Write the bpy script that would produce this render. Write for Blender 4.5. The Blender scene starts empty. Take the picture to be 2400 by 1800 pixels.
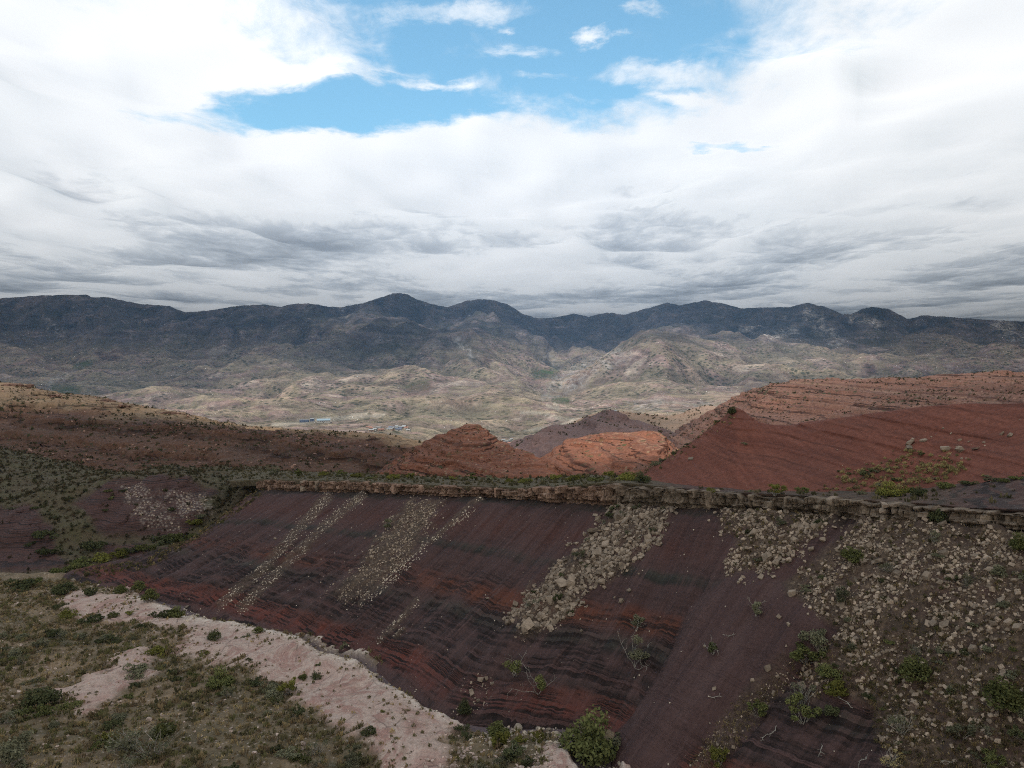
import bpy, math, random
import numpy as np
from mathutils import Vector, Matrix

# ---------------------------------------------------------------- camera, sky, sun, exposure
scene = bpy.context.scene
COL = scene.collection
F = 1664.0                       # focal length in photograph pixels (2400 wide)
HZ = 840.0                       # eye-level line in the photograph
CAMZ = 40.0                      # camera height above the wash, metres
PITCH = math.atan((900.0 - HZ) / F)

cam_d = bpy.data.cameras.new('camera')
cam_d.sensor_width = 36.0
cam_d.lens = 36.0 * F / 2400.0
cam_d.clip_start = 1.0
cam_d.clip_end = 300000.0
cam = bpy.data.objects.new('camera', cam_d)
COL.objects.link(cam)
cam.location = (0, 0, CAMZ)
cam.rotation_euler = (math.pi / 2 - PITCH, 0, 0)
scene.camera = cam

SUN_EL = math.radians(60.0)
SUN_DIR = Vector((-0.75, -0.66, 0)).normalized() * math.cos(SUN_EL) + Vector((0, 0, math.sin(SUN_EL)))
sun_d = bpy.data.lights.new('sun', 'SUN')
sun_d.energy = 3.1
sun_d.angle = math.radians(0.53)
sun_d.color = (1.0, 0.955, 0.89)
sun = bpy.data.objects.new('sun', sun_d)
COL.objects.link(sun)
sun.rotation_euler = SUN_DIR.to_track_quat('Z', 'Y').to_euler()

world = bpy.data.worlds.new('World')
scene.world = world
world.use_nodes = True
wnt = world.node_tree
wbg = wnt.nodes['Background']
wsky = wnt.nodes.new('ShaderNodeTexSky')
wsky.sky_type = 'NISHITA'
wsky.sun_disc = False
wsky.sun_elevation = SUN_EL
wsky.sun_rotation = math.atan2(SUN_DIR.x, SUN_DIR.y)
wsky.altitude = 600
wsky.air_density = 1.0
wsky.dust_density = 0.3
wsky.ozone_density = 0.4
wmul = wnt.nodes.new('ShaderNodeMix'); wmul.data_type = 'RGBA'; wmul.blend_type = 'MULTIPLY'
wmul.inputs[0].default_value = 1.0
wmul.inputs[7].default_value = (0.72, 1.0, 0.90, 1)
wnt.links.new(wsky.outputs[0], wmul.inputs[6])
wnt.links.new(wmul.outputs[2], wbg.inputs[0])
wbg.inputs[1].default_value = 0.15

scene.view_settings.view_transform = 'Standard'
scene.view_settings.look = 'None'
scene.view_settings.exposure = 0.85
scene.view_settings.gamma = 1.0
scene.cycles.use_denoising = False
scene.cycles.pixel_filter_type = 'BLACKMAN_HARRIS'
scene.cycles.filter_width = 1.05
scene.cycles.max_bounces = 6
scene.cycles.diffuse_bounces = 2
scene.cycles.glossy_bounces = 1
scene.cycles.transmission_bounces = 3
scene.cycles.volume_bounces = 0
scene.cycles.transparent_max_bounces = 8

# ---------------------------------------------------------------- small helpers
RNG = np.random.default_rng(11)
random.seed(5)


def tanpy(py):
    """slope (drop per metre forward) of the ray through image row py"""
    c = (np.asarray(py, float) - 900.0) / F
    cp, sp = math.cos(PITCH), math.sin(PITCH)
    return (c * cp + sp) / (cp - c * sp)


def fwdpy(py):
    c = (np.asarray(py, float) - 900.0) / F
    return math.cos(PITCH) - c * math.sin(PITCH)


def P(px, py, D):
    px = np.asarray(px, float); D = np.asarray(D, float)
    x = (px - 1200.0) / F / fwdpy(py) * D
    return np.stack(np.broadcast_arrays(x, D, CAMZ - tanpy(py) * D), -1)


def project(V):
    """world points -> photograph pixels"""
    V = np.asarray(V, float)
    x, y, z = V[..., 0], V[..., 1], V[..., 2] - CAMZ
    cp, sp = math.cos(PITCH), math.sin(PITCH)
    fwd = np.maximum(y * cp - z * sp, 0.1)
    up = y * sp + z * cp
    return 1200.0 + F * x / fwd, 900.0 - F * up / fwd


_perm = np.random.default_rng(3).permutation(256)
_perm = np.concatenate([_perm, _perm, _perm])
_g = np.random.default_rng(4).normal(size=(256, 3))
_g /= np.linalg.norm(_g, axis=1)[:, None]


def perlin(x, y, z=0.0):
    x, y, z = np.broadcast_arrays(np.asarray(x, float), np.asarray(y, float), np.asarray(z, float))
    xi, yi, zi = np.floor(x).astype(int), np.floor(y).astype(int), np.floor(z).astype(int)
    xf, yf, zf = x - xi, y - yi, z - zi
    xi &= 255; yi &= 255; zi &= 255
    fade = lambda t: t * t * t * (t * (t * 6 - 15) + 10)
    u, v, w = fade(xf), fade(yf), fade(zf)
    out = 0.0
    for dx in (0, 1):
        for dy in (0, 1):
            for dz in (0, 1):
                h = _perm[_perm[_perm[xi + dx] + yi + dy] + zi + dz]
                g = _g[h]
                d = g[..., 0] * (xf - dx) + g[..., 1] * (yf - dy) + g[..., 2] * (zf - dz)
                out = out + d * (u if dx else 1 - u) * (v if dy else 1 - v) * (w if dz else 1 - w)
    return out * 1.5


def fbm(x, y, z=0.0, octv=4, gain=0.5, lac=2.03):
    a, s, f = 1.0, 0.0, 1.0
    for i in range(octv):
        s = s + a * perlin(x * f + 17.3 * i, y * f - 9.1 * i, np.asarray(z) * f + 3.7 * i)
        a *= gain; f *= lac
    return s


def ridged(x, y, z=0.0, octv=4):
    a, s, f = 1.0, 0.0, 1.0
    for i in range(octv):
        s = s + a * (1.0 - 2.0 * np.abs(perlin(x * f + 7.3 * i, y * f + 19.1 * i, z)))
        a *= 0.5; f *= 2.07
    return s


def sstep(a, b, x):
    t = np.clip((x - a) / (b - a), 0, 1)
    return t * t * (3 - 2 * t)


def in_poly(px, py, poly):
    px = np.asarray(px); py = np.asarray(py)
    inside = np.zeros(px.shape, bool)
    n = len(poly)
    for i in range(n):
        x1, y1 = poly[i]; x2, y2 = poly[(i + 1) % n]
        if y1 == y2:
            continue
        c = ((y1 > py) != (y2 > py)) & (px < (x2 - x1) * (py - y1) / (y2 - y1) + x1)
        inside ^= c
    return inside


def poly_dist(px, py, poly, closed=True):
    """signed distance in pixels, positive inside"""
    d = np.full(np.shape(px), 1e9)
    n = len(poly)
    for i in range(n if closed else n - 1):
        x1, y1 = poly[i]; x2, y2 = poly[(i + 1) % n]
        dx, dy = x2 - x1, y2 - y1
        t = np.clip(((px - x1) * dx + (py - y1) * dy) / (dx * dx + dy * dy + 1e-9), 0, 1)
        d = np.minimum(d, np.hypot(px - x1 - t * dx, py - y1 - t * dy))
    if not closed:
        return d
    return np.where(in_poly(px, py, poly), d, -d)


def line_mask(px, py, pts, width):
    """1 on a polyline, falling to 0 at `width` pixels"""
    return 1.0 - sstep(width * 0.4, width, poly_dist(px, py, pts, closed=False))


def catmull(pts, ts):
    """pts (k,3) at integer params, evaluated at ts"""
    k = len(pts)
    i = np.clip(np.floor(ts).astype(int), 0, k - 2)
    t = (ts - i)[:, None]
    p1, p2 = pts[i], pts[i + 1]
    p0 = np.where((i > 0)[:, None], pts[np.maximum(i - 1, 0)], 2 * p1 - p2)
    p3 = np.where((i < k - 2)[:, None], pts[np.minimum(i + 2, k - 1)], 2 * p2 - p1)
    return 0.5 * (2 * p1 + (p2 - p0) * t + (2 * p0 - 5 * p1 + 4 * p2 - p3) * t ** 2 + (3 * p1 - p0 - 3 * p2 + p3) * t ** 3)


def loft(rows, nu, nv, vpos=None, smooth=True):
    """rows: list of (k,3) control rows -> grid (nv,nu,3); columns spaced by arc length of the first row"""
    rows = [np.asarray(r, float) for r in rows]
    k = len(rows[0])
    mid = rows[len(rows) // 2]
    seg = np.linalg.norm(np.diff(mid, axis=0), axis=1)
    cum = np.concatenate([[0], np.cumsum(seg)])
    ts = np.interp(np.linspace(0, cum[-1], nu), cum, np.arange(k))
    R = np.stack([catmull(r, ts) for r in rows])            # (m,nu,3)
    m = len(rows)
    vpos = np.linspace(0, 1, m) if vpos is None else np.asarray(vpos)
    tv = np.interp(np.linspace(0, 1, nv), vpos, np.arange(m))
    if smooth and m > 2:
        out = np.empty((nv, nu, 3))
        flat = R.reshape(m, -1)
        i = np.clip(np.floor(tv).astype(int), 0, m - 2)
        t = (tv - i)[:, None]
        p1, p2 = flat[i], flat[i + 1]
        p0 = np.where((i > 0)[:, None], flat[np.maximum(i - 1, 0)], 2 * p1 - p2)
        p3 = np.where((i < m - 2)[:, None], flat[np.minimum(i + 2, m - 1)], 2 * p2 - p1)
        tw = 0.5                                            # a tight spline, to keep edges where the rows are
        c = p1 + (p2 - p0) * 0.5 * t + (p0 - 2.5 * p1 + 2 * p2 - 0.5 * p3) * t ** 2 + (-0.5 * p0 + 1.5 * p1 - 1.5 * p2 + 0.5 * p3) * t ** 3
        l = p1 + (p2 - p1) * t
        out = (tw * c + (1 - tw) * l).reshape(nv, nu, 3)
        return out
    i = np.clip(np.floor(tv).astype(int), 0, m - 2)
    t = (tv - i)[:, None, None]
    return R[i] * (1 - t) + R[i + 1] * t


def normals(G):
    du = np.gradient(G, axis=1); dv = np.gradient(G, axis=0)
    n = np.cross(du, dv)
    n /= np.linalg.norm(n, axis=-1, keepdims=True) + 1e-9
    n[n[..., 2] < 0] *= -1
    return n


def mesh_from(name, V, Fc, mats=(), attrs=None, smooth=True):
    me = bpy.data.meshes.new(name)
    V = np.asarray(V, np.float32).reshape(-1, 3)
    Fc = np.asarray(Fc, np.int32)
    nf, k = Fc.shape
    me.vertices.add(len(V)); me.vertices.foreach_set('co', V.ravel())
    me.loops.add(nf * k); me.loops.foreach_set('vertex_index', Fc.ravel())
    me.polygons.add(nf)
    me.polygons.foreach_set('loop_start', np.arange(0, nf * k, k, dtype=np.int32))
    me.polygons.foreach_set('loop_total', np.full(nf, k, np.int32))
    me.polygons.foreach_set('use_smooth', np.full(nf, smooth))
    for a, val in (attrs or {}).items():
        val = np.asarray(val, np.float32)
        if val.ndim == 2:
            at = me.attributes.new(a, 'FLOAT_VECTOR', 'POINT'); at.data.foreach_set('vector', val.ravel())
        else:
            at = me.attributes.new(a, 'FLOAT', 'POINT'); at.data.foreach_set('value', val.ravel())
    for m in mats:
        me.materials.append(m)
    me.update(calc_edges=True)
    me.validate()
    return me


def grid_faces(nv, nu):
    i = np.arange((nv - 1) * (nu - 1))
    r, c = i // (nu - 1), i % (nu - 1)
    a = r * nu + c
    return np.stack([a, a + 1, a + nu + 1, a + nu], 1)


def link(name, data, parent=None, label=None, cat=None, group=None, kind=None, loc=None):
    o = bpy.data.objects.new(name, data)
    COL.objects.link(o)
    if parent: o.parent = parent
    if label: o['label'] = label
    if cat: o['category'] = cat
    if group: o['group'] = group
    if kind: o['kind'] = kind
    if loc is not None: o.location = loc
    return o


def grid_obj(name, G, material, attrs=None, kind='structure', label=None, smooth=True):
    nv, nu = G.shape[:2]
    f = grid_faces(nv, nu)
    # make faces point up
    n = np.cross(G[0, 1] - G[0, 0], G[1, 0] - G[0, 0])
    a = G[nv // 2, nu // 2]; n = np.cross(G[nv // 2, nu // 2 + 1] - a, G[nv // 2 + 1, nu // 2] - a)
    if n[2] < 0:
        f = f[:, ::-1]
    at = {k: np.asarray(v).reshape(-1, 3) if np.ndim(v) == 3 else np.asarray(v).ravel() for k, v in (attrs or {}).items()}
    return link(name, mesh_from(name, G, f, [material], at, smooth), kind=kind, label=label)


# ---------------------------------------------------------------- node helpers
class NT:
    def __init__(self, name):
        self.m = bpy.data.materials.new(name)
        self.m.use_nodes = True
        self.t = self.m.node_tree
        self.t.nodes.clear()
        self.out = self.t.nodes.new('ShaderNodeOutputMaterial')

    def n(self, kind, **kw):
        nd = self.t.nodes.new('ShaderNode' + kind)
        for k, v in kw.items():
            setattr(nd, k, v)
        return nd

    def set(self, sock, v):
        if isinstance(v, bpy.types.NodeSocket):
            self.t.links.new(v, sock)
        elif v is not None:
            if isinstance(v, (tuple, list)) and len(v) == 3 and sock.type == 'RGBA':
                v = (*v, 1.0)
            sock.default_value = v

    def math(self, op, a, b=None, clamp=False):
        nd = self.n('Math', operation=op, use_clamp=clamp)
        self.set(nd.inputs[0], a)
        if b is not None: self.set(nd.inputs[1], b)
        return nd.outputs[0]

    def vmath(self, op, a, b=None):
        nd = self.n('VectorMath', operation=op)
        self.set(nd.inputs[0], a)
        if b is not None: self.set(nd.inputs[1], b)
        return nd.outputs['Value'] if op in ('LENGTH', 'DOT_PRODUCT') else nd.outputs[0]

    def attr(self, name, vec=False):
        nd = self.n('Attribute', attribute_name=name)
        return nd.outputs['Vector'] if vec else nd.outputs['Fac']

    def pos(self):
        return self.n('NewGeometry').outputs['Position']

    def noise(self, vec, scale=1.0, detail=4.0, rough=0.55, dist=0.0, dims='3D', w=None, color=False):
        nd = self.n('TexNoise', noise_dimensions=dims)
        if vec is not None: self.set(nd.inputs['Vector'], vec)
        if w is not None: self.set(nd.inputs['W'], w)
        nd.inputs['Scale'].default_value = scale
        nd.inputs['Detail'].default_value = detail
        nd.inputs['Roughness'].default_value = rough
        nd.inputs['Distortion'].default_value = dist
        return nd.outputs['Color'] if color else nd.outputs[0]

    def voronoi(self, vec, scale, feature='F1', rand=1.0, out='Distance'):
        nd = self.n('TexVoronoi', feature=feature)
        self.set(nd.inputs['Vector'], vec)
        nd.inputs['Scale'].default_value = scale
        nd.inputs['Randomness'].default_value = rand
        return nd.outputs[out]

    def ramp(self, fac, stops, mode='LINEAR'):
        nd = self.n('ValToRGB')
        r = nd.color_ramp
        r.interpolation = mode
        while len(r.elements) < len(stops):
            r.elements.new(0.5)
        for e, (p, c) in zip(r.elements, stops):
            e.position = p
            e.color = (c, c, c, 1) if not isinstance(c, (tuple, list)) else (*c, 1.0)
        self.set(nd.inputs[0], fac)
        return nd.outputs[0]

    def rng(self, v, a, b, c=0.0, d=1.0, smooth=False):
        nd = self.n('MapRange', interpolation_type='SMOOTHSTEP' if smooth else 'LINEAR')
        for i, x in enumerate((v, a, b, c, d)):
            self.set(nd.inputs[i], x)
        return nd.outputs[0]

    def mix(self, fac, a, b, blend='MIX'):
        nd = self.n('Mix', data_type='RGBA', blend_type=blend)
        self.set(nd.inputs[0], fac); self.set(nd.inputs[6], a); self.set(nd.inputs[7], b)
        return nd.outputs[2]

    def mapping(self, vec, scale=(1, 1, 1), loc=(0, 0, 0), rot=(0, 0, 0)):
        nd = self.n('Mapping')
        self.set(nd.inputs[0], vec)
        nd.inputs['Location'].default_value = loc
        nd.inputs['Rotation'].default_value = rot
        nd.inputs['Scale'].default_value = scale
        return nd.outputs[0]

    def bump(self, h, strength=0.5, dist=0.2, normal=None):
        nd = self.n('Bump')
        nd.inputs['Strength'].default_value = strength
        nd.inputs['Distance'].default_value = dist
        self.set(nd.inputs['Height'], h)
        if normal is not None: self.set(nd.inputs['Normal'], normal)
        return nd.outputs[0]

    def finish(self, color, rough=0.95, normal=None, spec=0.15):
        b = self.n('BsdfPrincipled')
        self.set(b.inputs['Base Color'], color)
        self.set(b.inputs['Roughness'], rough)
        b.inputs['Specular IOR Level'].default_value = spec
        if normal is not None: self.set(b.inputs['Normal'], normal)
        self.t.links.new(b.outputs[0], self.out.inputs[0])
        return self.m


# ---------------------------------------------------------------- the sky: a broken cloud layer lit from above by the sun
CH = 1500.0                                       # height of the cloud layer above the camera


def sky_material():
    t = NT('cloud_layer')
    p = t.n('TexCoord').outputs['Object']
    q = t.mapping(p, (1 / CH, 1 / CH, 0.0))                    # units of cloud height
    qs = t.mapping(q, (1.0, 0.50, 1.0))                        # clouds drawn out along the wind
    mid = t.noise(t.mapping(qs, (1, 1, 1), (3.1, 7.7, 0)), 1.9, 9.0, 0.58, 0.3)
    fine = t.noise(t.mapping(qs, (1, 1, 1), (9.1, 1.7, 0)), 9.0, 6.0, 0.62, 0.3)
    warp = t.noise(q, 3.0, 7.0, 0.62, 0.0, color=True)
    wv = t.vmath('MULTIPLY', t.vmath('SUBTRACT', warp, (0.5, 0.5, 0.5)), (0.45, 0.45, 0.0))
    qf = t.vmath('ADD', q, t.vmath('MULTIPLY', t.vmath('SUBTRACT', t.noise(q, 9.0, 6.0, 0.65, color=True), (0.5, 0.5, 0.5)), (0.22, 0.22, 0.0)))
    qw = t.vmath('ADD', qf, wv)
    gap = None
    for cx, cy, rx, ry, rot, s in GAPS:
        nd = t.n('Mapping', vector_type='TEXTURE')
        t.set(nd.inputs[0], qw)
        nd.inputs['Location'].default_value = (cx, cy, 0)
        nd.inputs['Rotation'].default_value = (0, 0, math.radians(rot))
        nd.inputs['Scale'].default_value = (rx, ry, 1e6)
        L = t.vmath('LENGTH', nd.outputs[0])
        g = t.rng(L, 0.40, 1.42, s, 0.0, True)
        gap = g if gap is None else t.math('MAXIMUM', gap, g)
    dens = t.math('ADD', t.math('MULTIPLY', mid, 1.05), t.math('MULTIPLY', fine, 0.56))
    dens = t.math('ADD', dens, 0.12)
    dens = t.math('SUBTRACT', dens, t.math('MULTIPLY', gap, 0.76))
    for cx, cy, rx, ry, s in PUFFS:
        nd = t.n('Mapping', vector_type='TEXTURE')
        t.set(nd.inputs[0], qf)
        nd.inputs['Location'].default_value = (cx, cy, 0)
        nd.inputs['Scale'].default_value = (rx, ry, 1e6)
        dens = t.math('ADD', dens, t.rng(t.vmath('LENGTH', nd.outputs[0]), 0.0, 1.7, s, 0.0, True))
    alpha = t.rng(dens, 0.14, 0.70, 0.0, 1.0, True)
    # thick parts of the layer pass less of the sun
    th = t.noise(t.mapping(qs, (0.8, 1.1, 1), (4.3, 2.2, 0)), 0.55, 7.0, 0.55, 0.4)
    sep = t.n('SeparateXYZ'); t.set(sep.inputs[0], q)
    bank = t.rng(sep.outputs[1], 2.6, 6.0, -0.16, 0.035, True)   # the far bank is deeper, its near edge thin
    thick = t.math('ADD', t.math('ADD', t.math('MULTIPLY', th, 0.75), t.math('MULTIPLY', t.attr('deep'), 0.15)), bank)
    thick = t.math('ADD', thick, t.math('MULTIPLY', fine, 0.05))
    thick = t.math('SUBTRACT', thick, t.math('MULTIPLY', t.rng(dens, 1.0, 0.6, 0.0, 0.10), 1.0))
    col = t.ramp(thick, [(0.34, CLOUD[0]), (0.44, CLOUD[1]), (0.53, CLOUD[2]), (0.64, CLOUD[3])])
    tr = t.n('BsdfTranslucent'); t.set(tr.inputs[0], col)
    tp = t.n('BsdfTransparent')
    mx = t.n('MixShader')
    t.set(mx.inputs[0], alpha); t.set(mx.inputs[1], tp.outputs[0]); t.set(mx.inputs[2], tr.outputs[0])
    t.t.links.new(mx.outputs[0], t.out.inputs[0])
    return t.m


CLOUD = [(0.64, 0.575, 0.53), (0.60, 0.545, 0.505), (0.385, 0.366, 0.357), (0.215, 0.212, 0.215)]
# gaps in the layer (x, y, half-widths in cloud heights; rotation; strength)
GAPS = [
    (0.14, 2.14, 0.84, 0.84, 0, 1.1),
    (-0.58, 2.74, 0.85, 0.32, -4, 1.05),
    (0.92, 3.12, 0.22, 0.12, 10, 0.7),
    (-0.50, 0.82, 0.98, 1.14, 6, 1.0), (-0.60, -0.09, 0.24, 0.09, 0, 0.9), (-0.41, -0.175, 0.10, 0.055, 0, 1.0),  # out of view, shaped to let sun onto valley, ridge top and butte
    (1.9, 0.9, 0.55, 0.4, 0, 0.8), (-2.6, 0.2, 0.7, 0.5, 20, 0.8), (0.9, -1.3, 0.8, 0.5, 0, 0.9), (-1.2, -1.9, 0.6, 0.5, 0, 0.9),
]
PUFFS = [(-0.54, -0.20, 0.07, 0.04, 0.55), (0.25, 2.20, 0.07, 0.06, 0.5), (0.46, 2.44, 0.20, 0.09, 0.42), (0.05, 2.30, 0.12, 0.05, 0.26), (-0.15, 2.02, 0.24, 0.07, 0.40), (0.36, 2.04, 0.06, 0.05, 0.36), (-0.30, 2.55, 0.16, 0.05, 0.34), (0.62, 2.62, 0.10, 0.06, 0.34), (0.12, 2.50, 0.10, 0.04, 0.28), (-0.02, 2.14, 0.05, 0.03, 0.3)]  # first is out of view, added to shade the brown ridge; rest are visible
SKY_R = 60000.0
na, nr_ = 330, 190
ang_ = np.linspace(-math.pi, math.pi, na)
rad_ = np.concatenate([[0.0], np.exp(np.linspace(math.log(150.0), math.log(SKY_R), nr_ - 1))])
SX = rad_[:, None] * np.sin(ang_)[None, :]; SY = rad_[:, None] * np.cos(ang_)[None, :]
bx_, by_ = SX / CH, SY / CH * 0.75
wx_ = 0.35 * fbm(bx_ * 1.1, by_ * 1.1, 2.0, 2)
lump = np.abs(perlin(bx_ * 0.9 + wx_, by_ * 0.9 - wx_, 1.5)) + 0.36 * np.abs(perlin(bx_ * 2.1 + wx_, by_ * 2.1, 4.5)) + 0.14 * np.abs(perlin(bx_ * 4.6, by_ * 4.6 + wx_, 7.5))
lump = lump / 0.8
SZ = -CH * (0.12 - 0.03 * sstep(4 * CH, 9 * CH, np.hypot(SX, SY))) * np.clip(lump, 0, 1.3)
SG = np.stack([SX, SY, SZ], -1)
sky = grid_obj('sky', SG, sky_material(), {'deep': lump})
sky.location = (0, 0, CAMZ + CH)

# ---------------------------------------------------------------- rock and soil materials
def rock_bump(t, pos, fine=1.0, strength=0.6):
    a = t.noise(pos, 0.9 * fine, 6.0, 0.62)
    b = t.voronoi(pos, 1.7 * fine)
    h = t.math('ADD', a, t.math('MULTIPLY', b, 0.35))
    return t.bump(h, strength, 0.5 / fine)


def strata_mat(name, cols, freq, warp=0.4, soil=None, soil_cov=0.5, speck=None, speck_scale=0.5, fine=0.5, streak=0.0, bump=0.7, scatter=None, tone=None, sand=None, lines=0.0):
    """bedded rock: colours follow the bedding height carried in attribute 'suv' (x along, y bedding height)"""
    t = NT(name)
    pos = t.pos()
    suv = t.attr('suv', True)
    sep = t.n('SeparateXYZ'); t.set(sep.inputs[0], suv)
    wn = t.noise(pos, 0.03 * fine / 0.5, 4.0, 0.5)
    s = t.math('ADD', sep.outputs[1], t.math('MULTIPLY', wn, warp))
    band = t.noise(None, freq, 5.0, 0.7, dims='1D', w=s)
    k = len(cols)
    c = t.ramp(band, [(0.30 + 0.40 * i / (k - 1), cc) for i, cc in enumerate(cols)])
    patch = t.noise(pos, 0.06 * fine / 0.5, 6.0, 0.6)
    c = t.mix(t.rng(patch, 0.3, 0.7, 0.0, 0.5), c, t.mix(1.0, c, (1.5, 1.35, 1.25), 'MULTIPLY'))
    if soil is not None:
        sn = t.noise(t.mapping(pos, (1, 1, 1.6)), 0.11 * fine / 0.5, 8.0, 0.65)
        c = t.mix(t.rng(sn, 0.62 - soil_cov * 0.3, 0.72 - soil_cov * 0.3, 0.0, 0.85), c, soil)
    if sand is not None:
        c = t.mix(t.math('MULTIPLY', t.math('MULTIPLY', t.attr('flat'), 0.92), t.rng(patch, 0.25, 0.5, 0.6, 1.0)), c, sand)
    if lines:  # thin dark beds, also shadow lines under ledges put into the colour
        ln = t.noise(None, freq * 3.1, 3.0, 0.65, dims='1D', w=t.math('ADD', s, 37.0))
        lb = t.noise(pos, 0.09 * fine / 0.5, 4.0, 0.6)
        c = t.mix(t.math('MULTIPLY', t.rng(ln, 0.56, 0.63, 0.0, lines), t.rng(lb, 0.38, 0.55, 0.2, 1.0)), c, t.mix(1.0, c, (0.24, 0.23, 0.24), 'MULTIPLY'))
    if streak:
        st = t.noise(t.mapping(suv, (1.0, 0.05, 1)), 1.2, 5.0, 0.6)
        c = t.mix(t.rng(st, 0.4, 0.65, 0.0, streak), c, t.mix(1.0, c, (1.55, 1.6, 1.6), 'MULTIPLY'))
    g = t.noise(pos, 2.4 * fine, 6.0, 0.75)
    c = t.mix(1.0, c, t.ramp(g, [(0.28, 0.62), (0.5, 1.0), (0.75, 1.35)]), 'MULTIPLY')
    if scatter is not None:
        vv = t.voronoi(pos, speck_scale * 1.7)
        vm = t.rng(vv, 0.14, 0.26, 1.0, 0.0)
        dn = t.noise(pos, 0.05, 3.0, 0.5)
        c = t.mix(t.math('MULTIPLY', vm, t.rng(dn, 0.42, 0.6, 0.0, 0.9)), c, scatter)
    if speck is not None:                                   # scattered low scrub too far off to tell apart
        vd = t.voronoi(pos, speck_scale)
        dn = t.noise(pos, speck_scale * 0.12, 4.0, 0.6)
        vm = t.math('MULTIPLY', t.rng(vd, 0.20, 0.34, 1.0, 0.0), t.rng(dn, 0.42, 0.62, 0.0, 1.0))
        c = t.mix(vm, c, speck)
    if tone: c = t.mix(1.0, c, tone, 'MULTIPLY')
    bands = t.noise(None, freq * 2.0, 3.0, 0.6, dims='1D', w=s)
    nb = t.bump(bands, bump * 0.6, 0.6 / fine)
    a = t.noise(pos, 1.1 * fine, 7.0, 0.65)
    nb = t.bump(a, bump, 0.9 / fine, nb)
    return t.finish(c, 0.95, nb)


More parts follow.
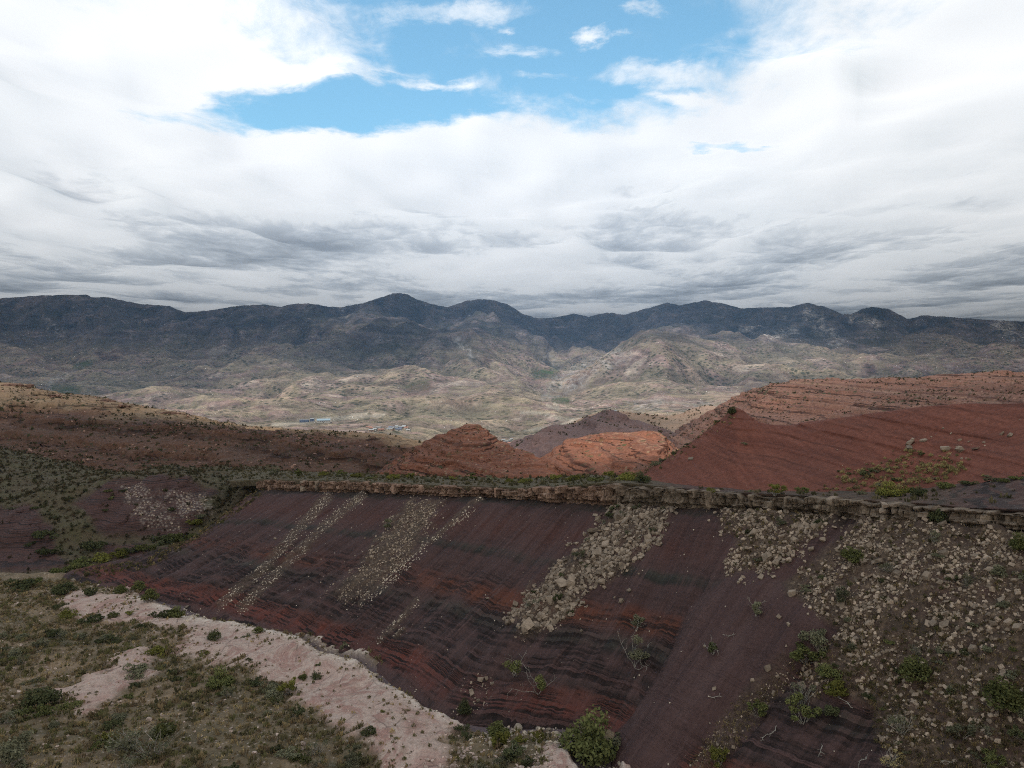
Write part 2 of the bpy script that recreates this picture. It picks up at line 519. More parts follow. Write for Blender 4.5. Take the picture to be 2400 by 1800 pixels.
def scree_mat():
    """striped scree slope below the ledge: bedding colours, scree streaks down the fall line"""
    t = NT('banded_scree')
    pos = t.pos()
    suv = t.attr('suv', True)                                # x metres along, y 0..1 down the slope
    sep = t.n('SeparateXYZ'); t.set(sep.inputs[0], suv)
    wn = t.math('SUBTRACT', t.noise(t.mapping(suv, (0.06, 2.2, 1)), 1.0, 7.0, 0.66), 0.5)
    s = t.math('ADD', sep.outputs[1], t.math('MULTIPLY', wn, 0.085))
    pu, rb, bk, rd, gg, pg = (0.080, 0.058, 0.062), (0.135, 0.062, 0.044), (0.034, 0.031, 0.033), (0.158, 0.062, 0.052), (0.060, 0.066, 0.063), (0.098, 0.070, 0.074)
    c = t.ramp(s, [(0.0, (0.035, 0.038, 0.038)), (0.045, (0.05, 0.05, 0.048)), (0.06, pu), (0.20, (0.095, 0.056, 0.055)), (0.30, pu), (0.322, (0.052, 0.058, 0.055)), (0.346, (0.032, 0.037, 0.036)), (0.364, pu),  # top: dark green-grey bed, with overhang shade below the ledge painted in
                   (0.46, (0.075, 0.052, 0.054)), (0.50, (0.12, 0.055, 0.042)), (0.55, rb), (0.585, (0.075, 0.05, 0.05)), (0.63, gg), (0.66, bk), (0.70, pu), (0.735, bk), (0.76, pg),
                   (0.80, (0.05, 0.042, 0.043)), (0.83, (0.12, 0.058, 0.05)), (0.875, rd), (0.93, (0.125, 0.055, 0.05)), (0.965, pg), (1.0, pg)])
    thin = t.noise(None, 55.0, 4.0, 0.75, dims='1D', w=s)     # thin beds
    band_zone = t.rng(sep.outputs[1], 0.36, 0.60, 0.18, 0.95, True)
    brk = t.noise(t.mapping(suv, (0.16, 9.0, 1)), 1.0, 5.0, 0.65)
    thinm = t.math('MULTIPLY', t.rng(thin, 0.47, 0.55, 0.0, 1.0), t.math('MULTIPLY', band_zone, t.rng(brk, 0.44, 0.56, 0.0, 1.0)))
    patch = t.noise(t.mapping(suv, (0.05, 3.0, 1), (7, 1, 0)), 1.0, 5.0, 0.62)
    c = t.mix(t.rng(patch, 0.40, 0.55, 0.65, 0.0), c, (0.074, 0.055, 0.059))
    c = t.mix(thinm, c, (0.022, 0.020, 0.021))
    # scree streaks: long down the fall line, narrow across
    st = t.noise(t.mapping(suv, (0.62, 1.1, 1)), 1.0, 7.0, 0.62)
    st2 = t.noise(t.mapping(suv, (2.6, 2.4, 1), (5, 3, 0)), 1.0, 5.0, 0.6)
    stm = t.math('ADD', t.math('MULTIPLY', st, 0.65), t.math('MULTIPLY', st2, 0.35))
    c = t.mix(t.rng(stm, 0.47, 0.60, 0.0, 0.72), c, (0.100, 0.073, 0.077))
    c = t.mix(t.rng(st2, 0.34, 0.52, 0.5, 0.0), c, t.mix(1.0, c, (0.62, 0.61, 0.62), 'MULTIPLY'))
    c = t.mix(t.math('MULTIPLY', thinm, 0.62), c, (0.020, 0.018, 0.019))
    fan = t.attr('fan')
    fs = t.noise(t.mapping(suv, (1.6, 0.7, 1), (2, 9, 0)), 1.0, 6.0, 0.65)
    fc = t.ramp(fs, [(0.3, (0.066, 0.047, 0.050)), (0.5, (0.086, 0.062, 0.066)), (0.7, (0.104, 0.078, 0.082))])
    c = t.mix(fan, c, fc)
    rub = t.attr('rub')                                      # fines of pale rubble between the boulders
    rn = t.noise(pos, 1.6, 6.0, 0.7)
    rc = t.ramp(rn, [(0.3, (0.055, 0.046, 0.042)), (0.5, (0.095, 0.082, 0.068)), (0.7, (0.19, 0.165, 0.13))])
    c = t.mix(t.math('MULTIPLY', rub, t.rng(t.noise(pos, 0.5, 5.0, 0.6), 0.30, 0.55, 0.35, 1.0)), c, rc)
    g = t.noise(pos, 3.2, 6.0, 0.75)
    c = t.mix(1.0, c, t.ramp(g, [(0.28, 0.72), (0.5, 1.0), (0.75, 1.22)]), 'MULTIPLY')
    c = t.mix(1.0, c, (0.83, 0.65, 0.54), 'MULTIPLY')
    h = t.math('ADD', t.math('MULTIPLY', t.noise(pos, 1.3, 7.0, 0.65), 0.8), t.math('MULTIPLY', st2, 0.8))
    h = t.math('SUBTRACT', h, t.math('MULTIPLY', thinm, 0.5))
    nb = t.bump(h, 0.65, 0.35)
    return t.finish(c, 0.95, nb)


def ground_mat():
    """dry scrub ground, pink rock slab and dark wash of the near side"""
    t = NT('dry_ground')
    pos = t.pos()
    n1 = t.noise(pos, 0.35, 7.0, 0.65)
    n2 = t.noise(pos, 1.7, 6.0, 0.7)
    n3 = t.noise(pos, 0.09, 5.0, 0.6)
    c = t.ramp(n1, [(0.25, (0.10, 0.068, 0.041)), (0.45, (0.18, 0.122, 0.073)), (0.6, (0.255, 0.172, 0.106)), (0.8, (0.36, 0.25, 0.168))])
    c = t.mix(t.rng(n3, 0.36, 0.60, 0.1, 0.75), c, (0.092, 0.074, 0.042))
    vd = t.voronoi(pos, 1.5)
    c = t.mix(t.rng(vd, 0.10, 0.22, 0.8, 0.0), c, (0.40, 0.31, 0.25))
    slab = t.attr('slab')
    sn = t.noise(t.mapping(pos, (1, 0.55, 1), rot=(0, 0, 0.6)), 0.20, 9.0, 0.68, 0.6)
    sc = t.ramp(sn, [(0.28, (0.21, 0.115, 0.088)), (0.40, (0.36, 0.225, 0.178)), (0.50, (0.43, 0.315, 0.25)), (0.57, (0.30, 0.165, 0.130)), (0.66, (0.44, 0.31, 0.245)), (0.78, (0.54, 0.42, 0.335))])
    crack = t.voronoi(t.mapping(pos, (1.0, 0.55, 1)), 0.24, 'DISTANCE_TO_EDGE')
    crn = t.noise(pos, 0.3, 3.0, 0.5)
    crk = t.math('MULTIPLY', t.rng(crack, 0.0, 0.028, 1.0, 0.0), t.rng(crn, 0.45, 0.6, 0.0, 0.75))
    sc = t.mix(crk, sc, (0.13, 0.085, 0.07))
    edge = t.attr('edge')
    sc = t.mix(t.math('MULTIPLY', edge, t.rng(n2, 0.35, 0.6, 0.3, 1.0)), sc, (0.64, 0.54, 0.43))
    sc = t.mix(t.rng(t.noise(pos, 0.8, 6, 0.7), 0.52, 0.64, 0.0, 0.7), sc, (0.27, 0.185, 0.135))
    c = t.mix(slab, c, sc)
    wash = t.attr('wash')
    wc = t.ramp(n1, [(0.3, (0.085, 0.06, 0.06)), (0.7, (0.125, 0.088, 0.085))])
    c = t.mix(wash, c, wc)
    g = t.noise(pos, 4.0, 6.0, 0.75)
    c = t.mix(1.0, c, t.ramp(g, [(0.28, 0.70), (0.5, 1.0), (0.75, 1.25)]), 'MULTIPLY')
    h = t.math('ADD', t.math('ADD', n1, t.math('MULTIPLY', n2, 0.5)), t.math('MULTIPLY', crk, -0.4))
    return t.finish(c, 0.95, t.bump(h, 0.6, 0.5))


def far_mat():
    t = NT('mountain_ground')
    pos = t.pos()
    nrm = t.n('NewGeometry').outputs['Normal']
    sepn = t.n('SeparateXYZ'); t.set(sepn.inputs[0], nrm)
    sepp = t.n('SeparateXYZ'); t.set(sepp.inputs[0], pos)
    n1 = t.noise(pos, 0.0011, 8.0, 0.62, 0.5)
    n2 = t.noise(pos, 0.0052, 8.0, 0.65, 0.3)
    n3 = t.noise(t.mapping(pos, (1, 1, 3.0)), 0.017, 7.0, 0.7)
    low = t.ramp(n2, [(0.32, (0.155, 0.098, 0.080)), (0.42, (0.31, 0.222, 0.165)), (0.49, (0.265, 0.208, 0.138)), (0.56, (0.245, 0.160, 0.135)), (0.66, (0.42, 0.325, 0.25))])
    low = t.mix(t.rng(n1, 0.46, 0.62, 0.0, 0.4), low, (0.235, 0.205, 0.125))
    high = t.ramp(n2, [(0.34, (0.020, 0.024, 0.025)), (0.47, (0.044, 0.042, 0.043)), (0.56, (0.070, 0.060, 0.060)), (0.66, (0.13, 0.108, 0.105))])
    hh = t.math('ADD', sepp.outputs[2], t.math('MULTIPLY', t.math('SUBTRACT', n1, 0.5), 520.0))
    low = t.mix(1.0, low, (0.92, 0.95, 0.98), 'MULTIPLY')
    c = t.mix(t.rng(hh, -40.0, 260.0, 0.0, 1.0, True), low, high)
    # bedding on the mountain flanks
    b = t.noise(None, 0.045, 5.0, 0.7, dims='1D', w=t.math('ADD', sepp.outputs[2], t.math('MULTIPLY', n1, 260.0)))
    c = t.mix(t.rng(b, 0.52, 0.66, 0.0, 0.42), c, t.mix(1.0, c, (1.75, 1.65, 1.6), 'MULTIPLY'))
    c = t.mix(t.rng(b, 0.30, 0.44, 0.38, 0.0), c, t.mix(1.0, c, (0.6, 0.6, 0.62), 'MULTIPLY'))
    # steep bare rock
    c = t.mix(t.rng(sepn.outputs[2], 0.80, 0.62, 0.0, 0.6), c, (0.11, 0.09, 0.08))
    # dry stream beds and pale scars
    fl = t.attr('flow')
    c = t.mix(t.math('MULTIPLY', t.rng(fl, 0.62, 0.86, 0.0, 0.75), t.rng(n3, 0.40, 0.62, 0.15, 1.0)), c, (0.33, 0.28, 0.235))
    scar = t.attr('scar')
    c = t.mix(t.math('MULTIPLY', scar, t.rng(t.noise(t.mapping(pos, (1, 0.3, 1.2)), 0.02, 8.0, 0.72, 1.2), 0.46, 0.62, 0.0, 1.0)), c, (0.34, 0.30, 0.265))
    # scrub
    vd = t.voronoi(pos, 0.055)
    dn = t.noise(pos, 0.0045, 5.0, 0.65)
    vm = t.math('MULTIPLY', t.rng(vd, 0.26, 0.44, 1.0, 0.0), t.rng(dn, 0.40, 0.56, 0.10, 0.9))
    c = t.mix(vm, c, (0.052, 0.054, 0.034))
    vd2 = t.voronoi(pos, 0.022)
    vm2 = t.math('MULTIPLY', t.rng(vd2, 0.14, 0.30, 1.0, 0.0), t.rng(dn, 0.45, 0.6, 0.0, 0.8))
    c = t.mix(vm2, c, (0.048, 0.056, 0.032))
    gm = t.attr('green')
    c = t.mix(t.math('MULTIPLY', gm, t.rng(n3, 0.36, 0.56, 0.0, 0.9)), c, (0.045, 0.070, 0.028))
    road = t.attr('road')
    c = t.mix(t.math('MULTIPLY', road, 0.85), c, (0.36, 0.31, 0.24))
    red = t.attr('red')
    c = t.mix(t.math('MULTIPLY', red, t.rng(n3, 0.35, 0.65, 0.0, 0.6)), c, (0.17, 0.092, 0.085))
    c = t.mix(1.0, c, t.ramp(n3, [(0.28, 0.52), (0.5, 1.0), (0.72, 1.5)]), 'MULTIPLY')
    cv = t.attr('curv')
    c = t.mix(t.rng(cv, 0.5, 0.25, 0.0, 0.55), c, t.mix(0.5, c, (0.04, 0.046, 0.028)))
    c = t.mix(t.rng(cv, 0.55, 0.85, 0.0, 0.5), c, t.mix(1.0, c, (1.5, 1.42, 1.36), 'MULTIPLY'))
    h = t.math('ADD', n3, t.math('MULTIPLY', t.noise(pos, 0.06, 6.0, 0.7), 0.45))
    return t.finish(c, 0.97, t.bump(h, 1.0, 34.0), 0.05)


M_SCREE = scree_mat()
M_GROUND = ground_mat()
M_FAR = far_mat()
M_RED = strata_mat('red_bedded_rock', [(0.10, 0.040, 0.030), (0.165, 0.062, 0.042), (0.21, 0.078, 0.052), (0.15, 0.060, 0.044), (0.25, 0.115, 0.078)], 0.55, 1.2,
                   speck=(0.07, 0.07, 0.035), speck_scale=0.30, fine=0.5, scatter=(0.30, 0.17, 0.11), tone=(0.86, 0.98, 0.90), lines=0.95)
M_REDSLOPE = strata_mat('red_clay_slope', [(0.120, 0.043, 0.034), (0.165, 0.058, 0.045), (0.185, 0.068, 0.053), (0.15, 0.055, 0.044)], 0.30, 0.3, fine=0.7, streak=0.45, bump=0.35, tone=(0.66, 0.66, 0.56), lines=0.4)
M_BROWN = strata_mat('brown_bedded_rock', [(0.060, 0.034, 0.027), (0.10, 0.058, 0.045), (0.125, 0.070, 0.052), (0.095, 0.05, 0.04), (0.16, 0.105, 0.075)], 0.22, 2.0,
                     soil=None, speck=(0.055, 0.058, 0.032), speck_scale=0.32, fine=0.35, scatter=(0.21, 0.14, 0.10), tone=(0.85, 0.82, 0.72), lines=0.8, sand=(0.27, 0.185, 0.125))
M_MESA = strata_mat('pale_red_ledges', [(0.12, 0.060, 0.046), (0.19, 0.10, 0.074), (0.22, 0.128, 0.094), (0.17, 0.098, 0.078), (0.26, 0.17, 0.125)], 0.20, 2.5,
                    speck=(0.075, 0.075, 0.042), speck_scale=0.30, fine=0.35, scatter=(0.30, 0.20, 0.15), lines=0.9, tone=(0.94, 0.86, 0.82))
M_DARKHILL = strata_mat('dark_purple_hill', [(0.085, 0.055, 0.052), (0.12, 0.078, 0.072), (0.14, 0.09, 0.08), (0.10, 0.068, 0.064)], 0.15, 2.5,
                        speck=(0.05, 0.052, 0.032), speck_scale=0.26, fine=0.3, scatter=(0.18, 0.12, 0.10))
M_TANHILL = strata_mat('tan_hill', [(0.19, 0.12, 0.085), (0.24, 0.165, 0.115), (0.26, 0.18, 0.13), (0.20, 0.13, 0.10)], 0.12, 3.0,
                       speck=(0.075, 0.075, 0.042), speck_scale=0.26, fine=0.3)


def valley_mat():
    t = NT('side_valley_ground')
    pos = t.pos()
    n1 = t.noise(pos, 0.16, 7.0, 0.65)
    n2 = t.noise(pos, 1.3, 6.0, 0.7)
    suv = t.attr('suv', True)
    sep = t.n('SeparateXYZ'); t.set(sep.inputs[0], suv)
    band = t.noise(None, 0.9, 4.0, 0.7, dims='1D', w=t.math('ADD', sep.outputs[1], t.math('MULTIPLY', n1, 1.5)))
    sh = t.ramp(band, [(0.32, (0.030, 0.024, 0.022)), (0.42, (0.072, 0.042, 0.036)), (0.55, (0.092, 0.046, 0.037)), (0.65, (0.058, 0.040, 0.036))])
    gr = t.ramp(n1, [(0.25, (0.055, 0.045, 0.026)), (0.45, (0.10, 0.076, 0.045)), (0.6, (0.082, 0.070, 0.036)), (0.8, (0.19, 0.14, 0.09))])
    nrm = t.n('NewGeometry').outputs['Normal']
    sepn = t.n('SeparateXYZ'); t.set(sepn.inputs[0], nrm)
    ln = t.noise(None, 2.6, 3.0, 0.7, dims='1D', w=t.math('ADD', sep.outputs[1], t.math('MULTIPLY', n1, 1.0)))
    sh = t.mix(t.rng(ln, 0.53, 0.62, 0.0, 0.85), sh, (0.020, 0.017, 0.017))
    veg = t.attr('veg')
    c = t.mix(t.math('MULTIPLY', veg, t.rng(n2, 0.25, 0.5, 0.55, 1.0)), sh, gr)
    rub = t.attr('rub')
    vd = t.voronoi(pos, 1.1)
    c = t.mix(t.math('MULTIPLY', rub, t.rng(vd, 0.25, 0.5, 1.0, 0.1)), c, (0.30, 0.235, 0.185))
    g = t.noise(pos, 2.8, 6.0, 0.75)
    c = t.mix(1.0, c, t.ramp(g, [(0.28, 0.66), (0.5, 1.0), (0.75, 1.3)]), 'MULTIPLY')
    return t.finish(c, 0.95, t.bump(t.math('ADD', n1, t.math('MULTIPLY', n2, 0.6)), 0.9, 0.9))


M_VALLEY = valley_mat()


def plain_rock(name, cols, scale=1.3, bump=0.5):
    t = NT(name)
    pos = t.pos()
    oi = t.n('ObjectInfo').outputs['Random']
    v = t.attr('tint')
    n = t.noise(pos, scale, 6.0, 0.65)
    c = t.ramp(n, [(0.25 + 0.5 * i / (len(cols) - 1), k) for i, k in enumerate(cols)])
    vv = t.math('ADD', t.math('MULTIPLY', oi, 0.5), v)
    c = t.mix(1.0, c, t.ramp(vv, [(0.0, 0.48), (0.5, 0.95), (1.0, 1.5)]), 'MULTIPLY')
    return t.finish(c, 0.92, t.bump(t.noise(pos, scale * 3, 5.0, 0.6), bump, 0.12))


M_TALUS = plain_rock('tan_talus_rock', [(0.14, 0.100, 0.070), (0.225, 0.165, 0.116), (0.31, 0.232, 0.168), (0.185, 0.137, 0.10)])
M_PALE = plain_rock('pale_wash_rock', [(0.21, 0.16, 0.115), (0.31, 0.245, 0.18), (0.42, 0.34, 0.255), (0.25, 0.185, 0.14)])
M_PINK = plain_rock('pinkish_field_stone', [(0.22, 0.15, 0.12), (0.34, 0.25, 0.20), (0.42, 0.32, 0.26)])
M_LEDGE = plain_rock('weathered_ledge_rock', [(0.10, 0.075, 0.055), (0.19, 0.14, 0.10), (0.26, 0.19, 0.135), (0.16, 0.115, 0.085)], 0.8, 0.9)
M_LEDGE_PINK = plain_rock('pinkish_ledge_rock', [(0.15, 0.09, 0.065), (0.27, 0.16, 0.11), (0.34, 0.22, 0.155), (0.20, 0.13, 0.095)], 0.8, 0.9)


def leaf_mat(name, cols, trans=0.25):
    t = NT(name)
    v = t.math('FRACT', t.math('ADD', t.attr('tint'), t.math('MULTIPLY', t.n('ObjectInfo').outputs['Random'], 0.0)))
    oi = t.n('ObjectInfo').outputs['Random']
    c = t.ramp(v, [(i / (len(cols) - 1), k) for i, k in enumerate(cols)])
    c = t.mix(1.0, c, t.ramp(oi, [(0.0, 0.72), (1.0, 1.28)]), 'MULTIPLY')
    d = t.n('BsdfDiffuse'); t.set(d.inputs[0], c)
    tr = t.n('BsdfTranslucent'); t.set(tr.inputs[0], c)
    mx = t.n('MixShader'); mx.inputs[0].default_value = trans
    t.set(mx.inputs[1], d.outputs[0]); t.set(mx.inputs[2], tr.outputs[0])
    t.t.links.new(mx.outputs[0], t.out.inputs[0])
    return t.m


M_GREEN = leaf_mat('green_leaves', [(0.066, 0.072, 0.027), (0.115, 0.118, 0.043), (0.17, 0.162, 0.060)])
M_DARK = leaf_mat('dark_leaves', [(0.050, 0.056, 0.026), (0.082, 0.086, 0.040), (0.12, 0.116, 0.056)])
M_YELLOW = leaf_mat('yellow_green_leaves', [(0.095, 0.098, 0.026), (0.150, 0.140, 0.036), (0.21, 0.18, 0.05)])
M_OLIVE = leaf_mat('grey_olive_leaves', [(0.10, 0.098, 0.056), (0.15, 0.142, 0.085), (0.22, 0.20, 0.12)])
M_SCRUB = leaf_mat('mixed_scrub', [(0.078, 0.067, 0.034), (0.142, 0.118, 0.060), (0.125, 0.115, 0.047), (0.185, 0.140, 0.077), (0.145, 0.10, 0.060), (0.33, 0.24, 0.112), (0.42, 0.315, 0.16)])
M_DRY = leaf_mat('dull_brown_scrub', [(0.040, 0.036, 0.022), (0.070, 0.058, 0.034), (0.060, 0.062, 0.030), (0.095, 0.068, 0.042), (0.16, 0.115, 0.065)])
M_STRAW = leaf_mat('straw_grass', [(0.22, 0.17, 0.07), (0.32, 0.25, 0.11), (0.42, 0.34, 0.16)])
M_BRIGHT = leaf_mat('bench_grass', [(0.065, 0.060, 0.032), (0.11, 0.095, 0.048), (0.19, 0.15, 0.085)])


def simple_mat(name, col, rough=0.9, var=0.25, scale=4.0):
    t = NT(name)
    n = t.noise(t.pos(), scale, 5.0, 0.6)
    return t.finish(t.mix(1.0, col, t.ramp(n, [(0.3, 1 - var), (0.7, 1 + var)]), 'MULTIPLY'), rough)


M_WOOD = simple_mat('bleached_wood', (0.30, 0.265, 0.215))
M_STEM = simple_mat('brown_stem', (0.16, 0.12, 0.085))

# ---------------------------------------------------------------- terrain
def ip(px, tab, col=1):
    tab = np.asarray(tab, float)
    return np.interp(px, tab[:, 0], tab[:, col])


def floor_D(py):
    """distance of the wash floor seen in row py; the floor falls gently away from the camera"""
    return 31.8 / (tanpy(py) - 0.1)


def box(A, r, ax):
    k = 2 * r + 1
    pad = [(0, 0)] * A.ndim; pad[ax] = (r + 1, r)
    B = np.cumsum(np.pad(A, pad, mode='edge'), axis=ax)
    sl1 = [slice(None)] * A.ndim; sl2 = [slice(None)] * A.ndim
    sl1[ax] = slice(k, None); sl2[ax] = slice(None, -k)
    return (B[tuple(sl1)] - B[tuple(sl2)]) / k


SURF = {}                                             # name -> grid, for setting things down


def disp(G, amount):
    return G + normals(G) * amount[..., None]


def terrace(z, period, hard=0.8, seed=0.0):
    """uneven stair-stepping of a height"""
    t = z / period + 0.9 * perlin(z / period * 0.37 + seed, 3.3 + seed)
    f = t - np.floor(t)
    st = np.floor(t) + sstep(0.25, 0.95, f)
    return (st - t) * period * hard


# --- the base sheet, far below, out to the horizon
gx = np.linspace(-60000, 60000, 40)
GG = np.stack(np.meshgrid(gx, gx), -1)
GG = np.concatenate([GG, np.full((40, 40, 1), -420.0)], -1)
grid_obj('ground', GG, M_TANHILL, {'suv': np.zeros((40, 40, 3))})

# --- the wash and the near side (left foreground)
SLAB = [(150, 1402), (250, 1398), (330, 1405), (440, 1440), (540, 1452), (640, 1480), (700, 1500), (760, 1540), (840, 1556), (930, 1610), (1010, 1655), (1090, 1690), (1060, 1712), (1020, 1740), (1060, 1780),
        (1010, 1830), (930, 1830), (900, 1770), (840, 1715), (770, 1690), (740, 1650), (700, 1600), (640, 1590), (560, 1545), (500, 1540), (420, 1530), (480, 1490), (400, 1465), (300, 1450), (190, 1440)]
SLAB2 = [(1290, 1770), (1400, 1775), (1480, 1800), (1480, 1850), (1280, 1850)]
PATH = [(325, 1535), (345, 1550), (300, 1580), (270, 1610), (215, 1640), (150, 1652), (130, 1645), (200, 1615), (235, 1590), (270, 1560)]
WASH = [(330, 1385), (420, 1400), (510, 1436), (640, 1463), (760, 1525), (922, 1570), (1042, 1655), (1140, 1680), (1323, 1690), (1450, 1785), (1450, 1850), (1380, 1850), (1330, 1760), (1290, 1720), (1150, 1712), (1090, 1700), (1010, 1655),
        (930, 1610), (840, 1556), (760, 1540), (700, 1500), (640, 1480), (540, 1452), (440, 1440), (330, 1405)]
nu, nv = 350, 280
xs = np.linspace(-150, 45, nu)
ys = 28 + (190 - 28) * np.linspace(0, 1, nv) ** 1.3
X, Y = np.meshgrid(xs, ys)
Z0 = -0.1 * (Y - 82)
px, py = project(np.stack([X, Y, Z0], -1))
ds = np.maximum(np.maximum(poly_dist(px, py, SLAB), poly_dist(px, py, SLAB2)), 0.9 * poly_dist(px, py, PATH))
wob = 26 * fbm(X * 0.22, Y * 0.22, 1.0, 5) + 13 * fbm(X * 0.9, Y * 0.9, 4.0, 3)
slab = sstep(-10, 8, ds + wob + 12)
dw = poly_dist(px, py, WASH)
wash = sstep(-8, 6, dw + wob * 0.14)
slab = slab * (1 - wash)
Z = Z0 + 0.9 * fbm(X * 0.05, Y * 0.05, 2.0, 4) + 0.30 * fbm(X * 0.4, Y * 0.4, 5.0, 4) * (1 - 0.8 * slab) * (1 - wash)
Z += slab * (0.5 + 0.35 * fbm(X * 0.18, Y * 0.12, 8.0, 3))
Z += slab * 0.9 * terrace(Z * 1.0 + 0.8 * fbm(X * 0.1, Y * 0.1, 4.4, 3), 0.35, 0.9)
Z -= wash * 0.55
# the near bank at the lower left
bank = sstep(0, 190, (py - 1640) - (px - 0) * 0.42)
Z += bank * 1.6
Z -= sstep(1344, 1322, py) * sstep(480, 330, px) * 9.0
edge = sstep(-26, -2, dw) * (1 - wash) * slab
G = np.stack([X, Y, Z], -1)
SURF['near'] = G
slab_near, wash_near = slab, wash
grid_obj('wash_ground', G, M_GROUND, {'slab': slab, 'wash': wash, 'edge': edge})

# --- the banded scree slope under the ledge
RIM_D = [(560, 192), (610, 185), (800, 157), (960, 139.6), (1110, 126), (1430, 105), (1560, 97), (1700, 88), (1900, 79), (2150, 69), (2400, 61), (2700, 53), (3200, 43)]
CAP_B = [(560, 1149), (610, 1145), (800, 1148), (1000, 1156), (1200, 1164), (1380, 1175), (1430, 1178), (1560, 1180), (1700, 1187), (1900, 1200), (2150, 1220), (2400, 1234), (2700, 1262), (3200, 1300)]
CAP_T = [(560, 1128), (610, 1124), (800, 1126), (1000, 1136), (1200, 1143), (1380, 1140), (1440, 1130), (1560, 1141), (1700, 1153), (1900, 1163), (2150, 1180), (2400, 1198), (2700, 1215), (3200, 1250)]


def rim_D(px):
    t = np.asarray(RIM_D, float)
    return 1.0 / np.interp(px, t[:, 0], 1.0 / t[:, 1])


pairs = [  # rim px -> toe (px, py)
    (610, 165, 1345), (700, 275, 1380), (800, 385, 1410), (960, 520, 1438), (1110, 715, 1505), (1280, 900, 1565), (1430, 1040, 1660), (1560, 1230, 1690),
    (1700, 1400, 1725), (1900, 1490, 1800), (2150, 1680, 1900), (2400, 1950, 2010), (2700, 2260, 2150), (3200, 2800, 2350)]
top, bot = [], []
for rp, tx, ty in pairs:
    top.append(P(rp, ip(rp, CAP_B), rim_D(rp) + 0.4))
    bot.append(P(tx, ty, floor_D(ty)))
# the far side of the left-hand spur
top.insert(0, P(607, 1168, 192)); bot.insert(0, P(160, 1362, 168))
top.insert(0, P(603, 1200, 200)); bot.insert(0, P(152, 1388, 180))
top, bot = np.array(top), np.array(bot)
r1 = top + (bot - top) * 0.5; r1[:, 2] -= 0.6
r1[2] = P(436, 1274, 166); r1[1] = P(430, 1292, 176); r1[0] = P(424, 1318, 187)
r1[3] = 0.5 * (r1[3] + P(500, 1275, 156)); 
ext = bot + (bot - top) * 0.05; ext[:, 2] = bot[:, 2] - 0.9
nu, nv = 610, 285
G = loft([top, r1, bot, ext], nu, nv, [0, 0.48, 0.965, 1.0])
seg = np.linalg.norm(np.diff(G[nv // 2], axis=0), axis=1)
um = np.concatenate([[0], np.cumsum(seg)])[None, :] + np.zeros((nv, 1))
vv = np.linspace(0, 1, nv)[:, None] + np.zeros((1, nu))
px, py = project(G)
FAN = [(1660, 1395), (1730, 1345), (1800, 1330), (1900, 1400), (1960, 1480), (1880, 1560), (1760, 1640), (1620, 1760), (1560, 1850), (1400, 1850), (1420, 1740), (1500, 1650), (1555, 1570), (1580, 1500), (1620, 1430)]
df = poly_dist(px, py, FAN)
fan = sstep(-8, 14, df + 16 * fbm(um * 0.25, vv * 3, 2.0, 3))
R_STREAKS = [([(770, 1165), (745, 1190), (690, 1250), (620, 1330), (520, 1420)], 16), ([(850, 1160), (790, 1205), (730, 1262), (640, 1352), (566, 1425)], 15), ([(1130, 1172), (1050, 1240), (970, 1305), (900, 1370), (845, 1415)], 10),
             ([(975, 1405), (945, 1440), (890, 1500)], 9), ([(945, 1470), (925, 1490)], 6)]
R_CHUTE1 = [(965, 1172), (1040, 1178), (1000, 1250), (960, 1310), (880, 1375), (812, 1412), (788, 1402), (870, 1290), (920, 1220)]
R_CHUTE2 = [(1440, 1185), (1575, 1195), (1560, 1240), (1500, 1290), (1475, 1335), (1440, 1352), (1370, 1382), (1340, 1440), (1290, 1470), (1230, 1492), (1195, 1455), (1270, 1360), (1350, 1280), (1420, 1215)]
R_PATCH = [(1690, 1195), (1850, 1202), (1960, 1215), (1905, 1262), (1850, 1312), (1800, 1340), (1705, 1345), (1728, 1260), (1690, 1245)]
R_TALUS = [(2020, 1212), (2400, 1240), (3050, 1290), (3050, 1950), (2120, 1850), (2050, 1720), (2045, 1660), (1970, 1600), (1900, 1640), (1880, 1560), (1965, 1480), (1865, 1400), (1850, 1365), (1930, 1300), (1990, 1255)]
R_LOW = [(1120, 1570), (1170, 1590), (1150, 1650), (1090, 1680), (1060, 1660), (1090, 1600)]
R_STRIP = [(1850, 1540), (1860, 1580), (1770, 1680), (1700, 1780), (1640, 1850), (1560, 1850), (1640, 1740), (1740, 1620)]
rub = np.zeros_like(px)
wb = 12 * fbm(um * 0.3, vv * 8, 6.0, 3)
for pl in (R_CHUTE1, R_CHUTE2, R_PATCH, R_TALUS):
    rub = np.maximum(rub, sstep(-10, 16, poly_dist(px, py, pl) + 1.6 * wb))
for pts, w in R_STREAKS:
    rub = np.maximum(rub, 0.7 * line_mask(px, py, pts, w))
rub = np.maximum(rub, 0.5 * sstep(-6, 10, poly_dist(px, py, R_STRIP) + wb))
vw = vv + 0.04 * fbm(um * 0.045, vv * 2.2, 9.0, 3)
am = sstep(0.0, 0.06, vv) * sstep(1.0, 0.93, vv)
d = 0.9 * fbm(um * 0.05, vv * 1.2, 3.0, 3) * am
d += 0.45 * fbm(um * 0.36, vv * 1.1, 7.0, 4) * am * (1 - 0.75 * rub)
d += 0.34 * (ridged(um * 0.55 + 0.8 * fbm(um * 0.1, vv * 2.0, 5.0, 2), vv * 0.9, 3.0, 3) - 0.6) * am * (1 - 0.8 * rub) * (1 - 0.6 * fan)
d += 0.10 * fbm(um * 1.6, vv * 3.0, 1.0, 3) * am * (1 - 0.8 * rub)
bedz = sstep(0.42, 0.62, vv)
bed = perlin(vw * 60.0, 0.5, 2.0) + 0.6 * perlin(vw * 130.0, um * 0.05, 5.0)
brk = sstep(-0.3, 0.3, fbm(um * 0.12, vv * 5.0, 12.0, 3))
d += 0.26 * bed * bedz * brk * (1 - fan) * (1 - rub) * am
